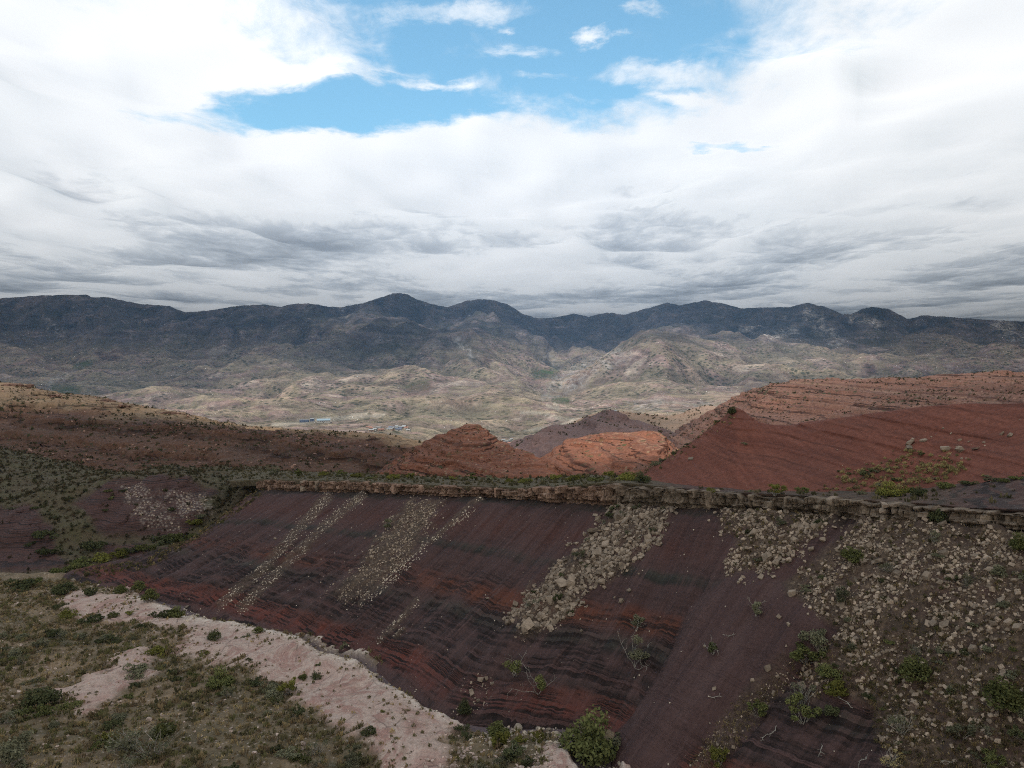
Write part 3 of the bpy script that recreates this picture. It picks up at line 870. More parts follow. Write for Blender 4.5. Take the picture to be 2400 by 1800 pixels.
d += fan * 0.55 * sstep(0, 60, df) + fan * 0.35 - sstep(40, 0, np.abs(df)) * 0.25
d += rub * sstep(0.10, 0.0, vv) * (0.9 + 1.2 * fbm(um * 0.25, 0 * vv, 8.0, 3))
d += rub * (0.35 + 0.25 * fbm(um * 0.9, vv * 20, 4.0, 3))
# clefts and overhung hollows at the head of the slope, below the ledge
head = sstep(0.10, 0.02, vv + 0.03 * perlin(um * 0.35, 1.0))
d -= 0.5 * head
G = disp(G, d)
SURF['scree'] = G
SURF_RUB = rub
grid_obj('scree_slope', G, M_SCREE, {'suv': np.stack([um, vv, 0 * um], -1), 'fan': fan * (1 - rub), 'rub': rub})

# --- the bench on top of the ledge
bp = np.array([540, 610, 720, 800, 900, 1000, 1110, 1200, 1300, 1430, 1560, 1700, 1900, 2150, 2400, 2700, 3200], float)
bD = rim_D(bp)
r0 = P(bp, ip(bp, CAP_T) - 0.5, bD + 0.5)
r0b = P(bp, ip(bp, CAP_T) + 14, bD + 1.2)
BACK_Y = [(540, 1106), (610, 1104), (800, 1108), (1000, 1117), (1200, 1121), (1430, 1114), (1500, 1122), (1560, 1131), (1700, 1145), (1900, 1152), (2100, 1150), (2250, 1135), (2400, 1112), (2700, 1090), (3200, 1080)]
BACK_D = [(540, 222), (610, 215), (800, 186), (1000, 164), (1200, 146), (1430, 121), (1560, 112), (1700, 103), (1900, 94), (2150, 85), (2400, 76), (2700, 66), (3200, 56)]
r1 = P(bp, 0.5 * (ip(bp, CAP_T) + ip(bp, BACK_Y)), 0.5 * (bD + ip(bp, BACK_D)))
r2 = P(bp, ip(bp, BACK_Y), ip(bp, BACK_D))
r3 = r2 + np.array([0, 25, -6.0])
G = loft([r0b, r0, r1, r2, r3], 520, 60, [0, 0.05, 0.4, 0.75, 1.0], smooth=False)
G[..., 2] += 0.22 * fbm(G[..., 0] * 0.25, G[..., 1] * 0.25, 3.0, 4) * np.linspace(0, 1, 60)[:, None] ** 0.3
px, py = project(G)
veg = sstep(1640, 1480, px) + 0.35 * sstep(1600, 1900, px) * sstep(2300, 2150, px)
SURF['bench'] = G
grid_obj('bench_ground', G, M_VALLEY, {'suv': np.stack([G[..., 0], G[..., 2], 0 * G[..., 0]], -1), 'veg': np.clip(veg, 0, 1), 'rub': 0.15 * np.ones_like(px)})

# --- the red clay slope behind the bench, right
cp_ = np.array([1400, 1440, 1500, 1560, 1650, 1715, 1735, 1765, 1800, 1850, 1950, 2100, 2250, 2400, 2700, 3200], float)
CR_Y = [(1400, 1128), (1440, 1122), (1500, 1108), (1560, 1076), (1650, 1014), (1715, 964), (1735, 961), (1765, 984), (1800, 998), (1850, 1000), (1950, 985), (2100, 963), (2250, 949), (2400, 944), (2700, 940), (3200, 940)]
CR_D = [(1400, 128), (1500, 126), (1560, 126), (1650, 128), (1720, 126), (1850, 119), (2100, 106), (2400, 92), (2700, 80), (3200, 68)]
b_y = ip(cp_, BACK_Y) + 4
r0 = P(cp_, b_y, ip(cp_, BACK_D) - 1.0)
r2 = P(cp_, ip(cp_, CR_Y), ip(cp_, CR_D))
r1 = r0 + (r2 - r0) * 0.5; r1[:, 2] -= 0.35
r3 = r2 + np.array([3, 9, -1.6]); r4 = r2 + np.array([10, 40, -13.0])
G = loft([r0, r1, r2, r3, r4], 330, 150, [0, 0.38, 0.76, 0.84, 1.0])
X, Y, Z = G[..., 0], G[..., 1], G[..., 2]
env = (np.linspace(0, 1, 150)[:, None] < 0.80) * sstep(0, 0.1, np.linspace(0, 1, 150))[:, None]
bedh = Z + 0.085 * X - 0.02 * Y + 0.22 * fbm(X * 0.04, Y * 0.04, 1.0, 3)
d = 0.28 * fbm(X * 0.07, Y * 0.07, 3.0, 4) * env + 0.07 * fbm(X * 0.7, Y * 0.7, 6.0, 4)
led = np.zeros_like(d)
for hh, ww, aa in ((28.9, 0.25, 0.5), (30.4, 0.30, 0.6), (31.6, 0.2, 0.4), (27.0, 0.2, 0.3), (33.4, 0.3, 0.5)):
    t_ = (bedh - hh) / ww
    led += aa * np.where(t_ > 0, np.exp(-t_ * 0.7), -0.5 * np.exp(t_ * 1.5)) * sstep(-0.2, 0.3, fbm(X * 0.09 + hh, Y * 0.09, 2.0, 3) + 0.15)
G = disp(G, d + 0.3 * led * env)
SURF['redslope'] = G
grid_obj('red_clay_hill', G, M_REDSLOPE, {'suv': np.stack([X, bedh, 0 * X], -1)})


# --- a hill: foot, middle, crest and back rows
def hill(name, px, crest_y, crest_D, foot_y, foot_D, mat, nu, nv, bumps, ter=None, dip=(0, 0), back=(30, -10), sag=0.5, fade=0.0, mid=None, vpos=None):
    px = np.asarray(px, float)
    r0 = P(px, np.asarray(foot_y, float) + 0 * px, np.asarray(foot_D, float) + 0 * px)
    r2 = P(px, np.asarray(crest_y, float) + 0 * px, np.asarray(crest_D, float) + 0 * px)
    r1 = r0 + (r2 - r0) * 0.5; r1[:, 2] -= sag
    if mid is not None:
        r1 = P(px, np.asarray(mid[0], float) + 0 * px, np.asarray(mid[1], float) + 0 * px)
    b = np.array([0, back[0], back[1]], float)
    rows = [r0, r1, r2, r2 + b * 0.25 * np.array([1, 1, 0.6]), r2 + b]
    G = loft(rows, nu, nv, vpos or [0, 0.38, 0.76, 0.84, 1.0])
    X, Y, Z = G[..., 0], G[..., 1], G[..., 2]
    v = np.linspace(0, 1, nv)[:, None]
    nz0 = sstep(0.36, 0.50, v + 0.10 * fbm(X * 0.02, Y * 0.02, 9.0, 4)) * (v < 0.86)
    crest = 1 - 0.75 * np.exp(-((v - 0.76) / 0.05) ** 2)
    for a, f, o in bumps:
        G = disp(G, a * fbm(X * f, Y * f, Z * f * 0.7, o) * crest)
    X, Y, Z = G[..., 0], G[..., 1], G[..., 2]
    bedh = Z + dip[0] * X + dip[1] * Y + 0.6 * fbm(X * 0.02, Y * 0.02, 4.0, 3)
    if ter:
        for period, hard, outw in ter:
            tt = terrace(bedh, period, 1.0, period)
            br = 0.55 + 0.6 * sstep(-0.4, 0.4, fbm(X * 0.9 / period, Y * 0.9 / period, 1.0 + period, 3))
            G = G.copy()
            G[..., 2] += hard * tt * br
            n = normals(G); n[..., 2] = 0
            G += n * (outw * tt * br)[..., None]
    SURF[name] = G
    grid_obj(name, G, mat, {'suv': np.stack([X, bedh, 0 * X], -1), 'flat': nz0})
    return G


# red butte and terraced hill beyond the bench
bx = [820, 880, 930, 1000, 1050, 1085, 1110, 1135, 1165, 1205, 1245, 1272, 1300, 1335, 1400, 1470, 1530, 1560, 1590, 1640, 1700]
by = [1122, 1104, 1072, 1030, 1010, 998, 994, 1000, 1026, 1047, 1062, 1070, 1052, 1030, 1019, 1012, 1010, 1026, 1050, 1075, 1090]
bd = [228, 230, 232, 234, 236, 237, 237, 236, 232, 226, 222, 218, 218, 222, 224, 222, 216, 210, 200, 185, 170]
fd = [198, 196, 193, 188, 184, 181, 179, 177, 174, 171, 168, 166, 164, 161, 155, 149, 144, 141, 138, 134, 130]
hill('red_butte', bx, by, bd, 1150, fd, M_RED, 400, 200, [(1.3, 0.05, 4), (0.5, 0.2, 3)], [(1.9, 0.9, 1.5), (0.75, 0.7, 1.1)], (0.0, -0.02), (26, -14), sag=-1.2)

# dark purple ridge behind it
hill('dark_ridge', [1080, 1150, 1190, 1250, 1300, 1330, 1365, 1400, 1430, 1470, 1520, 1580, 1640, 1700, 1800],
     [1120, 1082, 1050, 1020, 996, 994, 984, 969, 965, 978, 994, 1010, 1030, 1050, 1070], [400, 405, 410, 416, 420, 424, 428, 432, 432, 424, 416, 408, 400, 392, 380],
     1110, 300, M_DARKHILL, 260, 110, [(5.0, 0.02, 4), (2.0, 0.07, 3), (0.7, 0.25, 3)], [(9.0, 0.4, 0.6)], (0.1, 0.0), (60, -25), sag=-3)

# tan hill with a track, behind the ridge
hill('tan_hill', [1300, 1400, 1450, 1520, 1580, 1620, 1660, 1700, 1740, 1800, 1900, 2000],
     [1010, 972, 966, 970, 972, 962, 950, 957, 952, 965, 985, 1000], [560, 560, 560, 560, 560, 565, 570, 565, 560, 540, 500, 470],
     1075, [400, 400, 400, 395, 390, 385, 380, 375, 370, 360, 345, 330], M_TANHILL, 260, 110, [(3.0, 0.02, 4), (1.0, 0.08, 3)], [(6.0, 0.25, 0.3)], (0, 0), (70, -22), sag=-1)

# ledgy red mesa, right
hill('red_mesa', [1560, 1620, 1690, 1730, 1780, 1830, 1870, 1950, 2050, 2150, 2250, 2330, 2400, 2550, 2800],
     [1030, 998, 958, 938, 912, 900, 893, 891, 889, 883, 875, 872, 874, 872, 872], [430, 432, 436, 438, 440, 440, 440, 430, 415, 400, 385, 375, 365, 350, 330],
     [1080, 1070, 1060, 1055, 1050, 1050, 1050, 1045, 1040, 1030, 1025, 1020, 1015, 1010, 1000], [300, 298, 294, 290, 284, 278, 272, 262, 248, 235, 222, 212, 204, 190, 172],
     M_MESA, 390, 150, [(3.0, 0.025, 4), (1.0, 0.11, 3), (0.4, 0.4, 3)], [(4.0, 0.7, 1.1), (1.6, 0.7, 1.0)], (0.07, 0.0), (80, -18), sag=-2.5)

# brown ridge, left, with its sandy top
lx = [-420, -200, 0, 45, 100, 135, 180, 240, 300, 370, 410, 500, 620, 750, 870, 950, 1010, 1080]
ly = [870, 885, 893, 898, 912, 922, 928, 934, 944, 958, 964, 986, 1003, 1010, 1018, 1030, 1048, 1075]
ld = [470, 465, 460, 458, 455, 452, 450, 446, 440, 434, 430, 420, 405, 390, 375, 360, 345, 330]
my = [975, 972, 970, 970, 971, 973, 976, 980, 985, 990, 993, 1003, 1016, 1024, 1034, 1044, 1058, 1082]
md = [340, 340, 340, 340, 339, 338, 337, 335, 333, 331, 330, 325, 318, 310, 300, 290, 280, 270]
G = hill('brown_ridge', lx, ly, ld, [1150] * 6 + [1140] * 6 + [1125] * 6, [250] * 8 + [245] * 4 + [238] * 6, M_BROWN, 400, 170, [(3.2, 0.022, 4), (1.2, 0.09, 3), (0.4, 0.35, 3)], [(4.2, 1.0, 1.5), (1.7, 0.9, 1.4)], (0.06, 0.0), (90, -30), mid=(my, md))

# --- the side valley beyond the spur, left
vx = np.array([-420, -200, 0, 80, 150, 230, 300, 350, 400, 450, 500, 560, 620, 700], float)
ra = P(vx, [1372, 1365, 1360, 1352, 1345, 1335, 1322, 1312, 1300, 1285, 1265, 1240, 1215, 1200], [166, 166, 167, 168, 170, 173, 176, 179, 182, 186, 190, 195, 200, 204])
rb = P(vx, [1305, 1300, 1292, 1285, 1278, 1270, 1264, 1258, 1252, 1238, 1225, 1205, 1185, 1175], [182, 182, 183, 184, 186, 188, 190, 192, 194, 197, 200, 204, 208, 212])
rc = P(vx, [1172, 1176, 1182, 1174, 1164, 1136, 1126, 1124, 1126, 1132, 1144, 1150, 1140, 1132], [210, 210, 210, 211, 212, 214, 216, 217, 218, 219, 220, 221, 222, 224])
rd = P(vx, [1150, 1156, 1160, 1150, 1140, 1122, 1116, 1112, 1110, 1112, 1116, 1120, 1118, 1112], [226, 226, 226, 227, 228, 230, 232, 232, 232, 232, 233, 234, 235, 236])
re = P(vx, [1020, 1040, 1062, 1075, 1085, 1098, 1104, 1102, 1100, 1098, 1098, 1096, 1096, 1096], [268] * 14)
rf = re + np.array([0, 30, -4.0])
ra0 = ra + np.array([0, -14, -1.2])
G = loft([ra0, ra, rb, rc, rd, re, rf], 290, 190, [0, 0.06, 0.27, 0.62, 0.72, 0.92, 1.0])
X, Y, Z = G[..., 0], G[..., 1], G[..., 2]
v = np.linspace(0, 1, 190)[:, None] + 0 * X
px, py = project(G)
scarp = sstep(0.27, 0.34, v) * sstep(0.66, 0.60, v)
G = disp(G, 0.9 * fbm(X * 0.06, Y * 0.06, 3.0, 4) + 0.35 * fbm(X * 0.3, Y * 0.3, 5.0, 4))
G = disp(G, scarp * (2.6 * ridged(X * 0.05, 0 * X, 2.0, 3) - 1.2))
mound = sstep(0.7, 0.8, v) * sstep(0.97, 0.9, v) * sstep(230, 330, px)
G[..., 2] += mound * 2.0 * np.maximum(fbm(X * 0.07 + 3, Y * 0.1, 7.0, 3) + 0.15, 0)
X, Y, Z = G[..., 0], G[..., 1], G[..., 2]
nz = normals(G)[..., 2]
vn = fbm(X * 0.07, Y * 0.07, 11.0, 4)
SHALE = [(0, 1195), (60, 1200), (130, 1245), (140, 1300), (200, 1320), (260, 1330), (-100, 1350), (-100, 1195)]
SHALE2 = [(180, 1190), (260, 1140), (330, 1128), (430, 1135), (500, 1165), (530, 1170), (460, 1180), (480, 1215), (430, 1262), (360, 1268), (230, 1250)]
SHALE3 = [(250, 1280), (330, 1275), (400, 1290), (330, 1310), (250, 1315)]
shl = np.maximum(np.maximum(poly_dist(px, py, SHALE), poly_dist(px, py, SHALE2)), poly_dist(px, py, SHALE3))
veg = 1 - sstep(-8, 10, shl + 14 * vn)
RUB_L = [(280, 1150), (330, 1150), (430, 1250), (330, 1250)]
RUB_L2 = [(380, 1170), (470, 1175), (500, 1215), (440, 1225)]
rubl = 0.8 * np.maximum(sstep(-10, 14, poly_dist(px, py, RUB_L) + 18 * vn), sstep(-10, 14, poly_dist(px, py, RUB_L2) + 18 * vn))
SURF['valley'] = G
veg_valley, rubl_valley = np.clip(veg, 0, 1), rubl
grid_obj('side_valley_ground', G, M_VALLEY, {'suv': np.stack([X, Z * 1.6, 0 * X], -1), 'veg': np.clip(veg, 0, 1), 'rub': rubl})

# --- the far valley and the mountains: one eroded height field
def blur(A, r):
    for _ in range(2):
        A = box(box(A, r, 0), r, 1)
    return A


SKYL = [(-700, 705), (-300, 700), (0, 699), (90, 692), (205, 690), (222, 697), (250, 695), (275, 700), (330, 712), (400, 717), (440, 732), (500, 726), (560, 716), (620, 713), (660, 718), (700, 711), (725, 711), (770, 718),
        (800, 719), (850, 710), (900, 695), (920, 687), (940, 686), (955, 688), (975, 700), (1010, 712), (1050, 719), (1090, 706), (1120, 701), (1150, 702), (1190, 712), (1225, 735), (1260, 745), (1300, 743), (1345, 735), (1380, 742), (1425, 731), (1460, 737),
        (1510, 724), (1562, 708), (1590, 715), (1620, 710), (1650, 703), (1700, 712), (1735, 722), (1790, 720), (1850, 719), (1890, 709), (1930, 718), (1972, 735), (1990, 737), (2020, 722), (2045, 718), (2080, 724), (2128, 748),
        (2160, 738), (2230, 743), (2290, 748), (2400, 753), (2700, 750), (3200, 755)]
CRD = [(-700, 6200), (0, 6000), (420, 6300), (560, 5600), (800, 5800), (930, 5400), (1130, 5600), (1250, 6500), (1400, 8200), (1562, 7000), (1650, 7800), (1890, 7000), (2045, 7200), (2200, 6600), (2700, 6500), (3200, 6500)]
rowsD = np.array([650, 1100, 1500, 2000, 2600, 3300, 4200, 5000])
rowsY = {  # photograph row reached at each distance, by column
    650: [(-700, 1120), (3200, 1120)],
    1100: [(-700, 1040), (0, 1030), (700, 1045), (1300, 1075), (1800, 1040), (3200, 1040)],
    1500: [(-700, 970), (0, 985), (400, 1000), (760, 995), (1000, 1020), (1200, 1040), (1500, 1000), (1900, 985), (3200, 960)],
    2000: [(-700, 940), (0, 955), (400, 965), (800, 965), (1000, 950), (1200, 955), (1330, 975), (1500, 965), (1900, 950), (3200, 930)],
    2600: [(-700, 915), (0, 925), (400, 920), (700, 915), (1000, 905), (1150, 915), (1310, 940), (1450, 900), (1560, 862), (1700, 900), (1900, 915), (3200, 900)],
    3300: [(-700, 880), (0, 885), (150, 905), (400, 880), (700, 865), (900, 850), (1100, 860), (1300, 920), (1420, 850), (1540, 800), (1600, 805), (1700, 845), (1850, 870), (2100, 875), (3200, 860)],
    4200: [(-700, 820), (0, 820), (150, 850), (300, 810), (600, 790), (800, 780), (950, 785), (1150, 800), (1330, 880), (1420, 850), (1560, 800), (1750, 810), (2000, 820), (2400, 830), (3200, 820)],
    5000: [(-700, 760), (0, 760), (140, 790), (300, 755), (600, 745), (900, 735), (1050, 760), (1150, 745), (1350, 825), (1560, 770), (1750, 770), (1900, 765), (2100, 785), (2400, 795), (3200, 790)],
}
ncu, ncv = 360, 190
cpx = np.linspace(-420, 2820, ncu)
cD = np.exp(np.linspace(np.log(650.0), np.log(10500.0), ncv))
rr = (cpx - 1200) / F
Zb = np.zeros((ncv, ncu))
skyy = ip(cpx, SKYL)
crd = ip(cpx, CRD)
for j in range(ncu):
    Dk = list(rowsD) + [crd[j], crd[j] + 900, 10500]
    Zk = [CAMZ - tanpy(ip(cpx[j], rowsY[d_])) * d_ for d_ in rowsD]
    zc = CAMZ - tanpy(skyy[j]) * crd[j]
    Zk += [zc, zc - 160, zc - 420]
    Zb[:, j] = np.interp(np.log(cD), np.log(Dk), Zk)
Zb = box(box(Zb, 2, 0), 2, 1)
Xf = rr[None, :] * cD[:, None]
Yf = cD[:, None] + 0 * Xf
wx = 260 * fbm(Xf / 900, Yf / 900, 3.0, 3); wy = 260 * fbm(Xf / 900, Yf / 900, 8.0, 3)
ampl = np.interp(cD, [650, 1500, 2500, 4000, 6000, 10500], [16, 32, 80, 140, 170, 150])[:, None]
Ze = Zb + ampl * (0.75 * ridged((Xf + wx) / 1100, (Yf + wy) / 1100, 2.0, 4) + 0.35 * fbm(Xf / 300, Yf / 300, 6.0, 3))


def erode(Z, X, Y, its=11, K=0.085, m=0.42):
    nv, nu = Z.shape
    N = nv * nu
    idx = np.arange(N).reshape(nv, nu)
    Zp = Z.copy()
    area = np.abs(np.gradient(X, axis=1) * np.gradient(Y, axis=0))
    A = None
    for it in range(its):
        best = np.zeros((nv, nu)); rec = idx.copy(); dist = np.ones((nv, nu))
        for dy in (-1, 0, 1):
            for dx in (-1, 0, 1):
                if dx == 0 and dy == 0: continue
                ys_, yd = slice(max(dy, 0), nv + min(dy, 0)), slice(max(-dy, 0), nv + min(-dy, 0))
                xs_, xd = slice(max(dx, 0), nu + min(dx, 0)), slice(max(-dx, 0), nu + min(-dx, 0))
                dd = np.hypot(X[ys_, xs_] - X[yd, xd], Y[ys_, xs_] - Y[yd, xd])
                sl = (Zp[yd, xd] - Zp[ys_, xs_]) / dd
                b = best[yd, xd]; up = sl > b
                best[yd, xd] = np.where(up, sl, b)
                rec[yd, xd] = np.where(up, idx[ys_, xs_], rec[yd, xd])
                dist[yd, xd] = np.where(up, dd, dist[yd, xd])
        order = np.argsort(Zp.ravel())
        recl = rec.ravel().tolist()
        Al = area.ravel().tolist()
        ol = order.tolist()
        for i in reversed(ol):
            r = recl[i]
            if r != i: Al[r] += Al[i]
        Af = np.array(Al)
        fac = (K * 60.0 * Af ** m / dist.ravel() / 60.0).tolist()
        zl = Zp.ravel().tolist()
        for i in ol:
            r = recl[i]
            if r != i:
                f = fac[i]
                zl[i] = (zl[i] + f * zl[r]) / (1 + f)
        Zp = np.array(zl).reshape(nv, nu)
        Zp = 0.9 * Zp + 0.1 * box(box(Zp, 1, 0), 1, 1)
        A = Af
    return Zp, np.log10(A.reshape(nv, nu))


Ze, flow = erode(Ze, Xf, Yf)
Ze += 0.9 * blur(Zb - Ze, 14)
# keep the skyline where the photograph shows it
for _ in range(3):
    el = (Ze - CAMZ) / cD[:, None]
    cur = el[cD > 4600].max(0)
    want = -tanpy(skyy)
    w = sstep(3600, 5600, cD)[:, None]
    corr = (want - cur)
    Ze += w * corr[None, :] * np.minimum(cD, 9000)[:, None]
# finer grid
nu, nv = 700, 300
fpx = np.linspace(cpx[0], cpx[-1], nu); fD = np.exp(np.linspace(np.log(650.0), np.log(10500.0), nv))
def up(A):
    B = np.stack([np.interp(fpx, cpx, A[i]) for i in range(ncv)])
    return np.stack([np.interp(np.log(fD), np.log(cD), B[:, j]) for j in range(nu)], 1)
Z = up(Ze); flow = up(flow)
X = ((fpx - 1200) / F)[None, :] * fD[:, None]; Y = fD[:, None] + 0 * X
am = np.interp(fD, [650, 2000, 5000, 10500], [2.0, 9.0, 24.0, 24.0])[:, None]
Z = Z + am * (ridged(X / 190, Y / 190, 4.0, 4) * 0.7 + 0.3 * fbm(X / 60, Y / 60, 4.0, 2))
fsky = ip(fpx, SKYL) - 2.2 * np.abs(perlin(fpx / 23.0, 0.3, 0.0)) - 1.2 * perlin(fpx / 9.0, 1.3, 0.0) + 1.0
Z = Z + np.interp(fD, [3200, 4800, 10500], [0, 55, 60])[:, None] * (ridged((X + 0.5 * Y) / 620, Y / 900, 7.0, 4) - 0.4)
for _ in range(3):
    cur = ((Z - CAMZ) / fD[:, None])[fD > 4600].max(0)
    Z = Z + sstep(3600, 5400, fD)[:, None] * (-tanpy(fsky) - cur)[None, :] * np.minimum(fD, 9000)[:, None]
G = np.stack([X, Y, Z], -1)
px, py = project(G)
fl = (flow - flow.min()) / (flow.max() - flow.min())
scar = np.zeros_like(X); green = np.zeros_like(X); road = np.zeros_like(X); red = np.zeros_like(X)
for pts, w in (([(1065, 800), (1090, 815), (1105, 840)], 16), ([(1285, 835), (1310, 865)], 14), ([(1300, 905), (1340, 880), (1420, 850), (1450, 835)], 34), ([(1280, 925), (1320, 915), (1360, 900)], 22),
               ([(1895, 735), (1925, 770), (1960, 800)], 30), ([(2000, 745), (2060, 760)], 16), ([(150, 880), (120, 895), (170, 870)], 16), ([(1740, 770), (1800, 790), (1860, 775)], 18), ([(2340, 760), (2400, 790)], 30),
               ([(1480, 950), (1600, 950), (1680, 955)], 22), ([(1000, 935), (1010, 950)], 8), ([(750, 940), (760, 960)], 7), ([(2240, 825), (2260, 832)], 10), ([(540, 820), (560, 840)], 10), ([(100, 740), (150, 790)], 10), ([(795, 720), (815, 740)], 9)):
    scar = np.maximum(scar, line_mask(px + 9 * fbm(px * 0.03, py * 0.06, 2.0, 3), py + 6 * fbm(px * 0.05, py * 0.08, 7.0, 3), pts, w * 0.8))
for pts, w in (([(1260, 875), (1300, 872)], 16), ([(1300, 937), (1330, 940)], 10), ([(130, 912), (180, 915)], 14), ([(180, 860), (210, 850)], 12), ([(1000, 900), (960, 910)], 14)):
    green = np.maximum(green, line_mask(px, py, pts, w))
for pts, w in (([(640, 995), (700, 992), (780, 984), (860, 975), (900, 972)], 5), ([(700, 985), (800, 978), (860, 968)], 4), ([(1220, 968), (1280, 970), (1320, 982), (1380, 985)], 4), ([(1230, 1010), (1290, 1000), (1340, 990)], 4), ([(1280, 950), (1310, 960), (1300, 945)], 4),
               ([(1120, 1000), (1140, 1010), (1145, 1020)], 4)):
    road = np.maximum(road, line_mask(px, py, pts, w))
for pl in ([(1185, 1000), (1210, 985), (1250, 1005), (1200, 1012)], [(960, 900), (1040, 890), (1000, 925), (940, 930)]):
    red = np.maximum(red, sstep(-6, 8, poly_dist(px, py, pl)))
SURF['far'] = G
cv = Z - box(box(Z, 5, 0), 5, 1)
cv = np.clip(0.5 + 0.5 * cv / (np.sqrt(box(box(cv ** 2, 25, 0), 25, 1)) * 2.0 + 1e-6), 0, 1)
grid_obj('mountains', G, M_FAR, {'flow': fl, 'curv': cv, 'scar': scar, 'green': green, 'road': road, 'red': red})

# --- the air
def haze_box():
    x0, x1, y0, y1, z0, z1 = -30000, 30000, -4000, 30000, -421, 1300
    v = [(x, y, z) for z in (z0, z1) for y in (y0, y1) for x in (x0, x1)]
    f = [(0, 2, 3, 1), (4, 5, 7, 6), (0, 1, 5, 4), (2, 6, 7, 3), (0, 4, 6, 2), (1, 3, 7, 5)]
    t = NT('haze')
    p = t.n('VolumePrincipled')
    p.inputs['Color'].default_value = (0.38, 0.63, 1.0, 1)
    p.inputs['Density'].default_value = 6.0e-5
    p.inputs['Anisotropy'].default_value = 0.0
    t.t.links.new(p.outputs[0], t.out.inputs['Volume'])
    me = bpy.data.meshes.new('haze'); me.from_pydata(v, [], f); me.materials.append(t.m); me.update()
    link('haze', me, kind='stuff', label='thin pale haze filling the air over the valley')


haze_box()

# ---------------------------------------------------------------- things on the ground
import bmesh
PROJ = {k: project(g) for k, g in SURF.items()}
NORM = {k: normals(g) for k, g in SURF.items()}


def hit(surf, px, py):
    """the point of a surface seen at a photograph pixel"""
    X, Y = PROJ[surf]
    d = (X - px) ** 2 + (Y - py) ** 2
    m = d.min()
    c = d <= max(m * 2.0, 9.0)
    dep = np.where(c, SURF[surf][..., 1], 1e9)
    i = np.unravel_index(np.argmin(dep + np.where(c, d * 0.02, 0)), d.shape)
    return SURF[surf][i].copy(), NORM[surf][i].copy()


def sample(surf, w, n, rng=RNG):
    """n random points of a surface, weighted by w (per grid point) and by area"""
    G = SURF[surf]
    a = G[:-1, :-1]; e1 = G[:-1, 1:] - a; e2 = G[1:, :-1] - a
    area = np.linalg.norm(np.cross(e1, e2), axis=-1)
    pw = (area * np.clip(w[:-1, :-1], 0, None)).ravel()
    s = pw.sum()
    if s <= 0: return np.zeros((0, 3)), np.zeros((0, 3))
    idx = rng.choice(len(pw), n, p=pw / s)
    r, c = np.unravel_index(idx, area.shape)
    u = rng.random((n, 1)); v = rng.random((n, 1))
    pos = (G[r, c] * (1 - u) + G[r, c + 1] * u) * (1 - v) + (G[r + 1, c] * (1 - u) + G[r + 1, c + 1] * u) * v
    return pos, NORM[surf][r, c]


def wpoly(surf, poly, soft=8.0, wob=10.0, f=0.25, seed=0.0):
    X, Y = PROJ[surf]; G = SURF[surf]
    return sstep(-soft, soft, poly_dist(X, Y, poly) + wob * fbm(G[..., 0] * f, G[..., 1] * f, seed, 3))


def rock_template(seed, flat=0.6, n=11, sharp=True):
    r = np.random.default_rng(seed)
    bm = bmesh.new()
    for i in range(8):
        s = np.array([(i & 1) * 2 - 1, (i >> 1 & 1) * 2 - 1, (i >> 2 & 1) * 2 - 1], float)
        p = s * (0.22 + 0.28 * r.random(3))
        bm.verts.new(p * np.array([1, 0.8, flat]))
    for i in range(n - 8):
        d = r.normal(size=3); d /= np.linalg.norm(d)
        bm.verts.new(d * (0.50 + 0.12 * r.random()) * np.array([1, 0.8, flat]))
    bmesh.ops.convex_hull(bm, input=bm.verts)
    bmesh.ops.delete(bm, geom=[v for v in bm.verts if not v.link_faces], context='VERTS')
    if not sharp:
        bmesh.ops.bevel(bm, geom=bm.edges[:], offset=0.09, segments=1, affect='EDGES')
    bmesh.ops.triangulate(bm, faces=bm.faces)
    bm.verts.index_update()
    V = np.array([v.co[:] for v in bm.verts]); T = np.array([[v.index for v in f.verts] for f in bm.faces])
    bm.free()
    return V, T


ROCKS = [rock_template(i, f) for i, f in enumerate([0.5, 0.7, 0.45, 0.85, 0.6, 0.35, 0.75, 0.55])]
COB_LO = [rock_template(60 + i, f, 13) for i, f in enumerate([0.6, 0.75, 0.7, 0.5])]
COBBLES = [rock_template(40 + i, f, 14, False) for i, f in enumerate([0.6, 0.75, 0.7])]


def rotmats(n, nrm, rng, tilt=0.35):
    """random spin about the surface normal plus a random tilt"""
    z = nrm + rng.normal(size=(n, 3)) * tilt
    z /= np.linalg.norm(z, axis=1)[:, None]
    a = rng.normal(size=(n, 3))
    x = a - (a * z).sum(1)[:, None] * z
    x /= np.linalg.norm(x, axis=1)[:, None]
    return np.stack([x, np.cross(z, x), z], -1)


def merge(temps, pos, R, scl, tint, rng=RNG, tint_spread=0.0):
    """many copies of small shapes as one vertex/triangle list"""
    which = rng.integers(0, len(temps), len(pos))
    VV, TT, AA, off = [], [], [], 0
    for k, (V, T) in enumerate(temps):
        i = np.where(which == k)[0]
        if not len(i): continue
        s = scl[i]
        s = s[:, None, None] if s.ndim == 1 else s[:, None, :]
        P_ = np.einsum('nij,nmj->nmi', R[i], V[None] * s) + pos[i][:, None]
        VV.append(P_.reshape(-1, 3))
        TT.append((T[None] + (off + np.arange(len(i)) * len(V))[:, None, None]).reshape(-1, T.shape[1]))
        AA.append(np.repeat(tint[i], len(V)) + tint_spread * rng.normal(size=len(i) * len(V)))
        off += len(i) * len(V)
    return np.concatenate(VV), np.concatenate(TT), np.concatenate(AA)


def stuff(name, parts, mat, label, smooth=False):
    V, T, A, off = [], [], [], 0
    for v, t, a in parts:
        V.append(v); T.append(t + off); A.append(a); off += len(v)
    me = mesh_from(name, np.concatenate(V), np.concatenate(T), [mat], {'tint': np.clip(np.concatenate(A), 0.0, 0.999)}, smooth)
    return link(name, me, kind='stuff', label=label)


ROCK_ME = {}


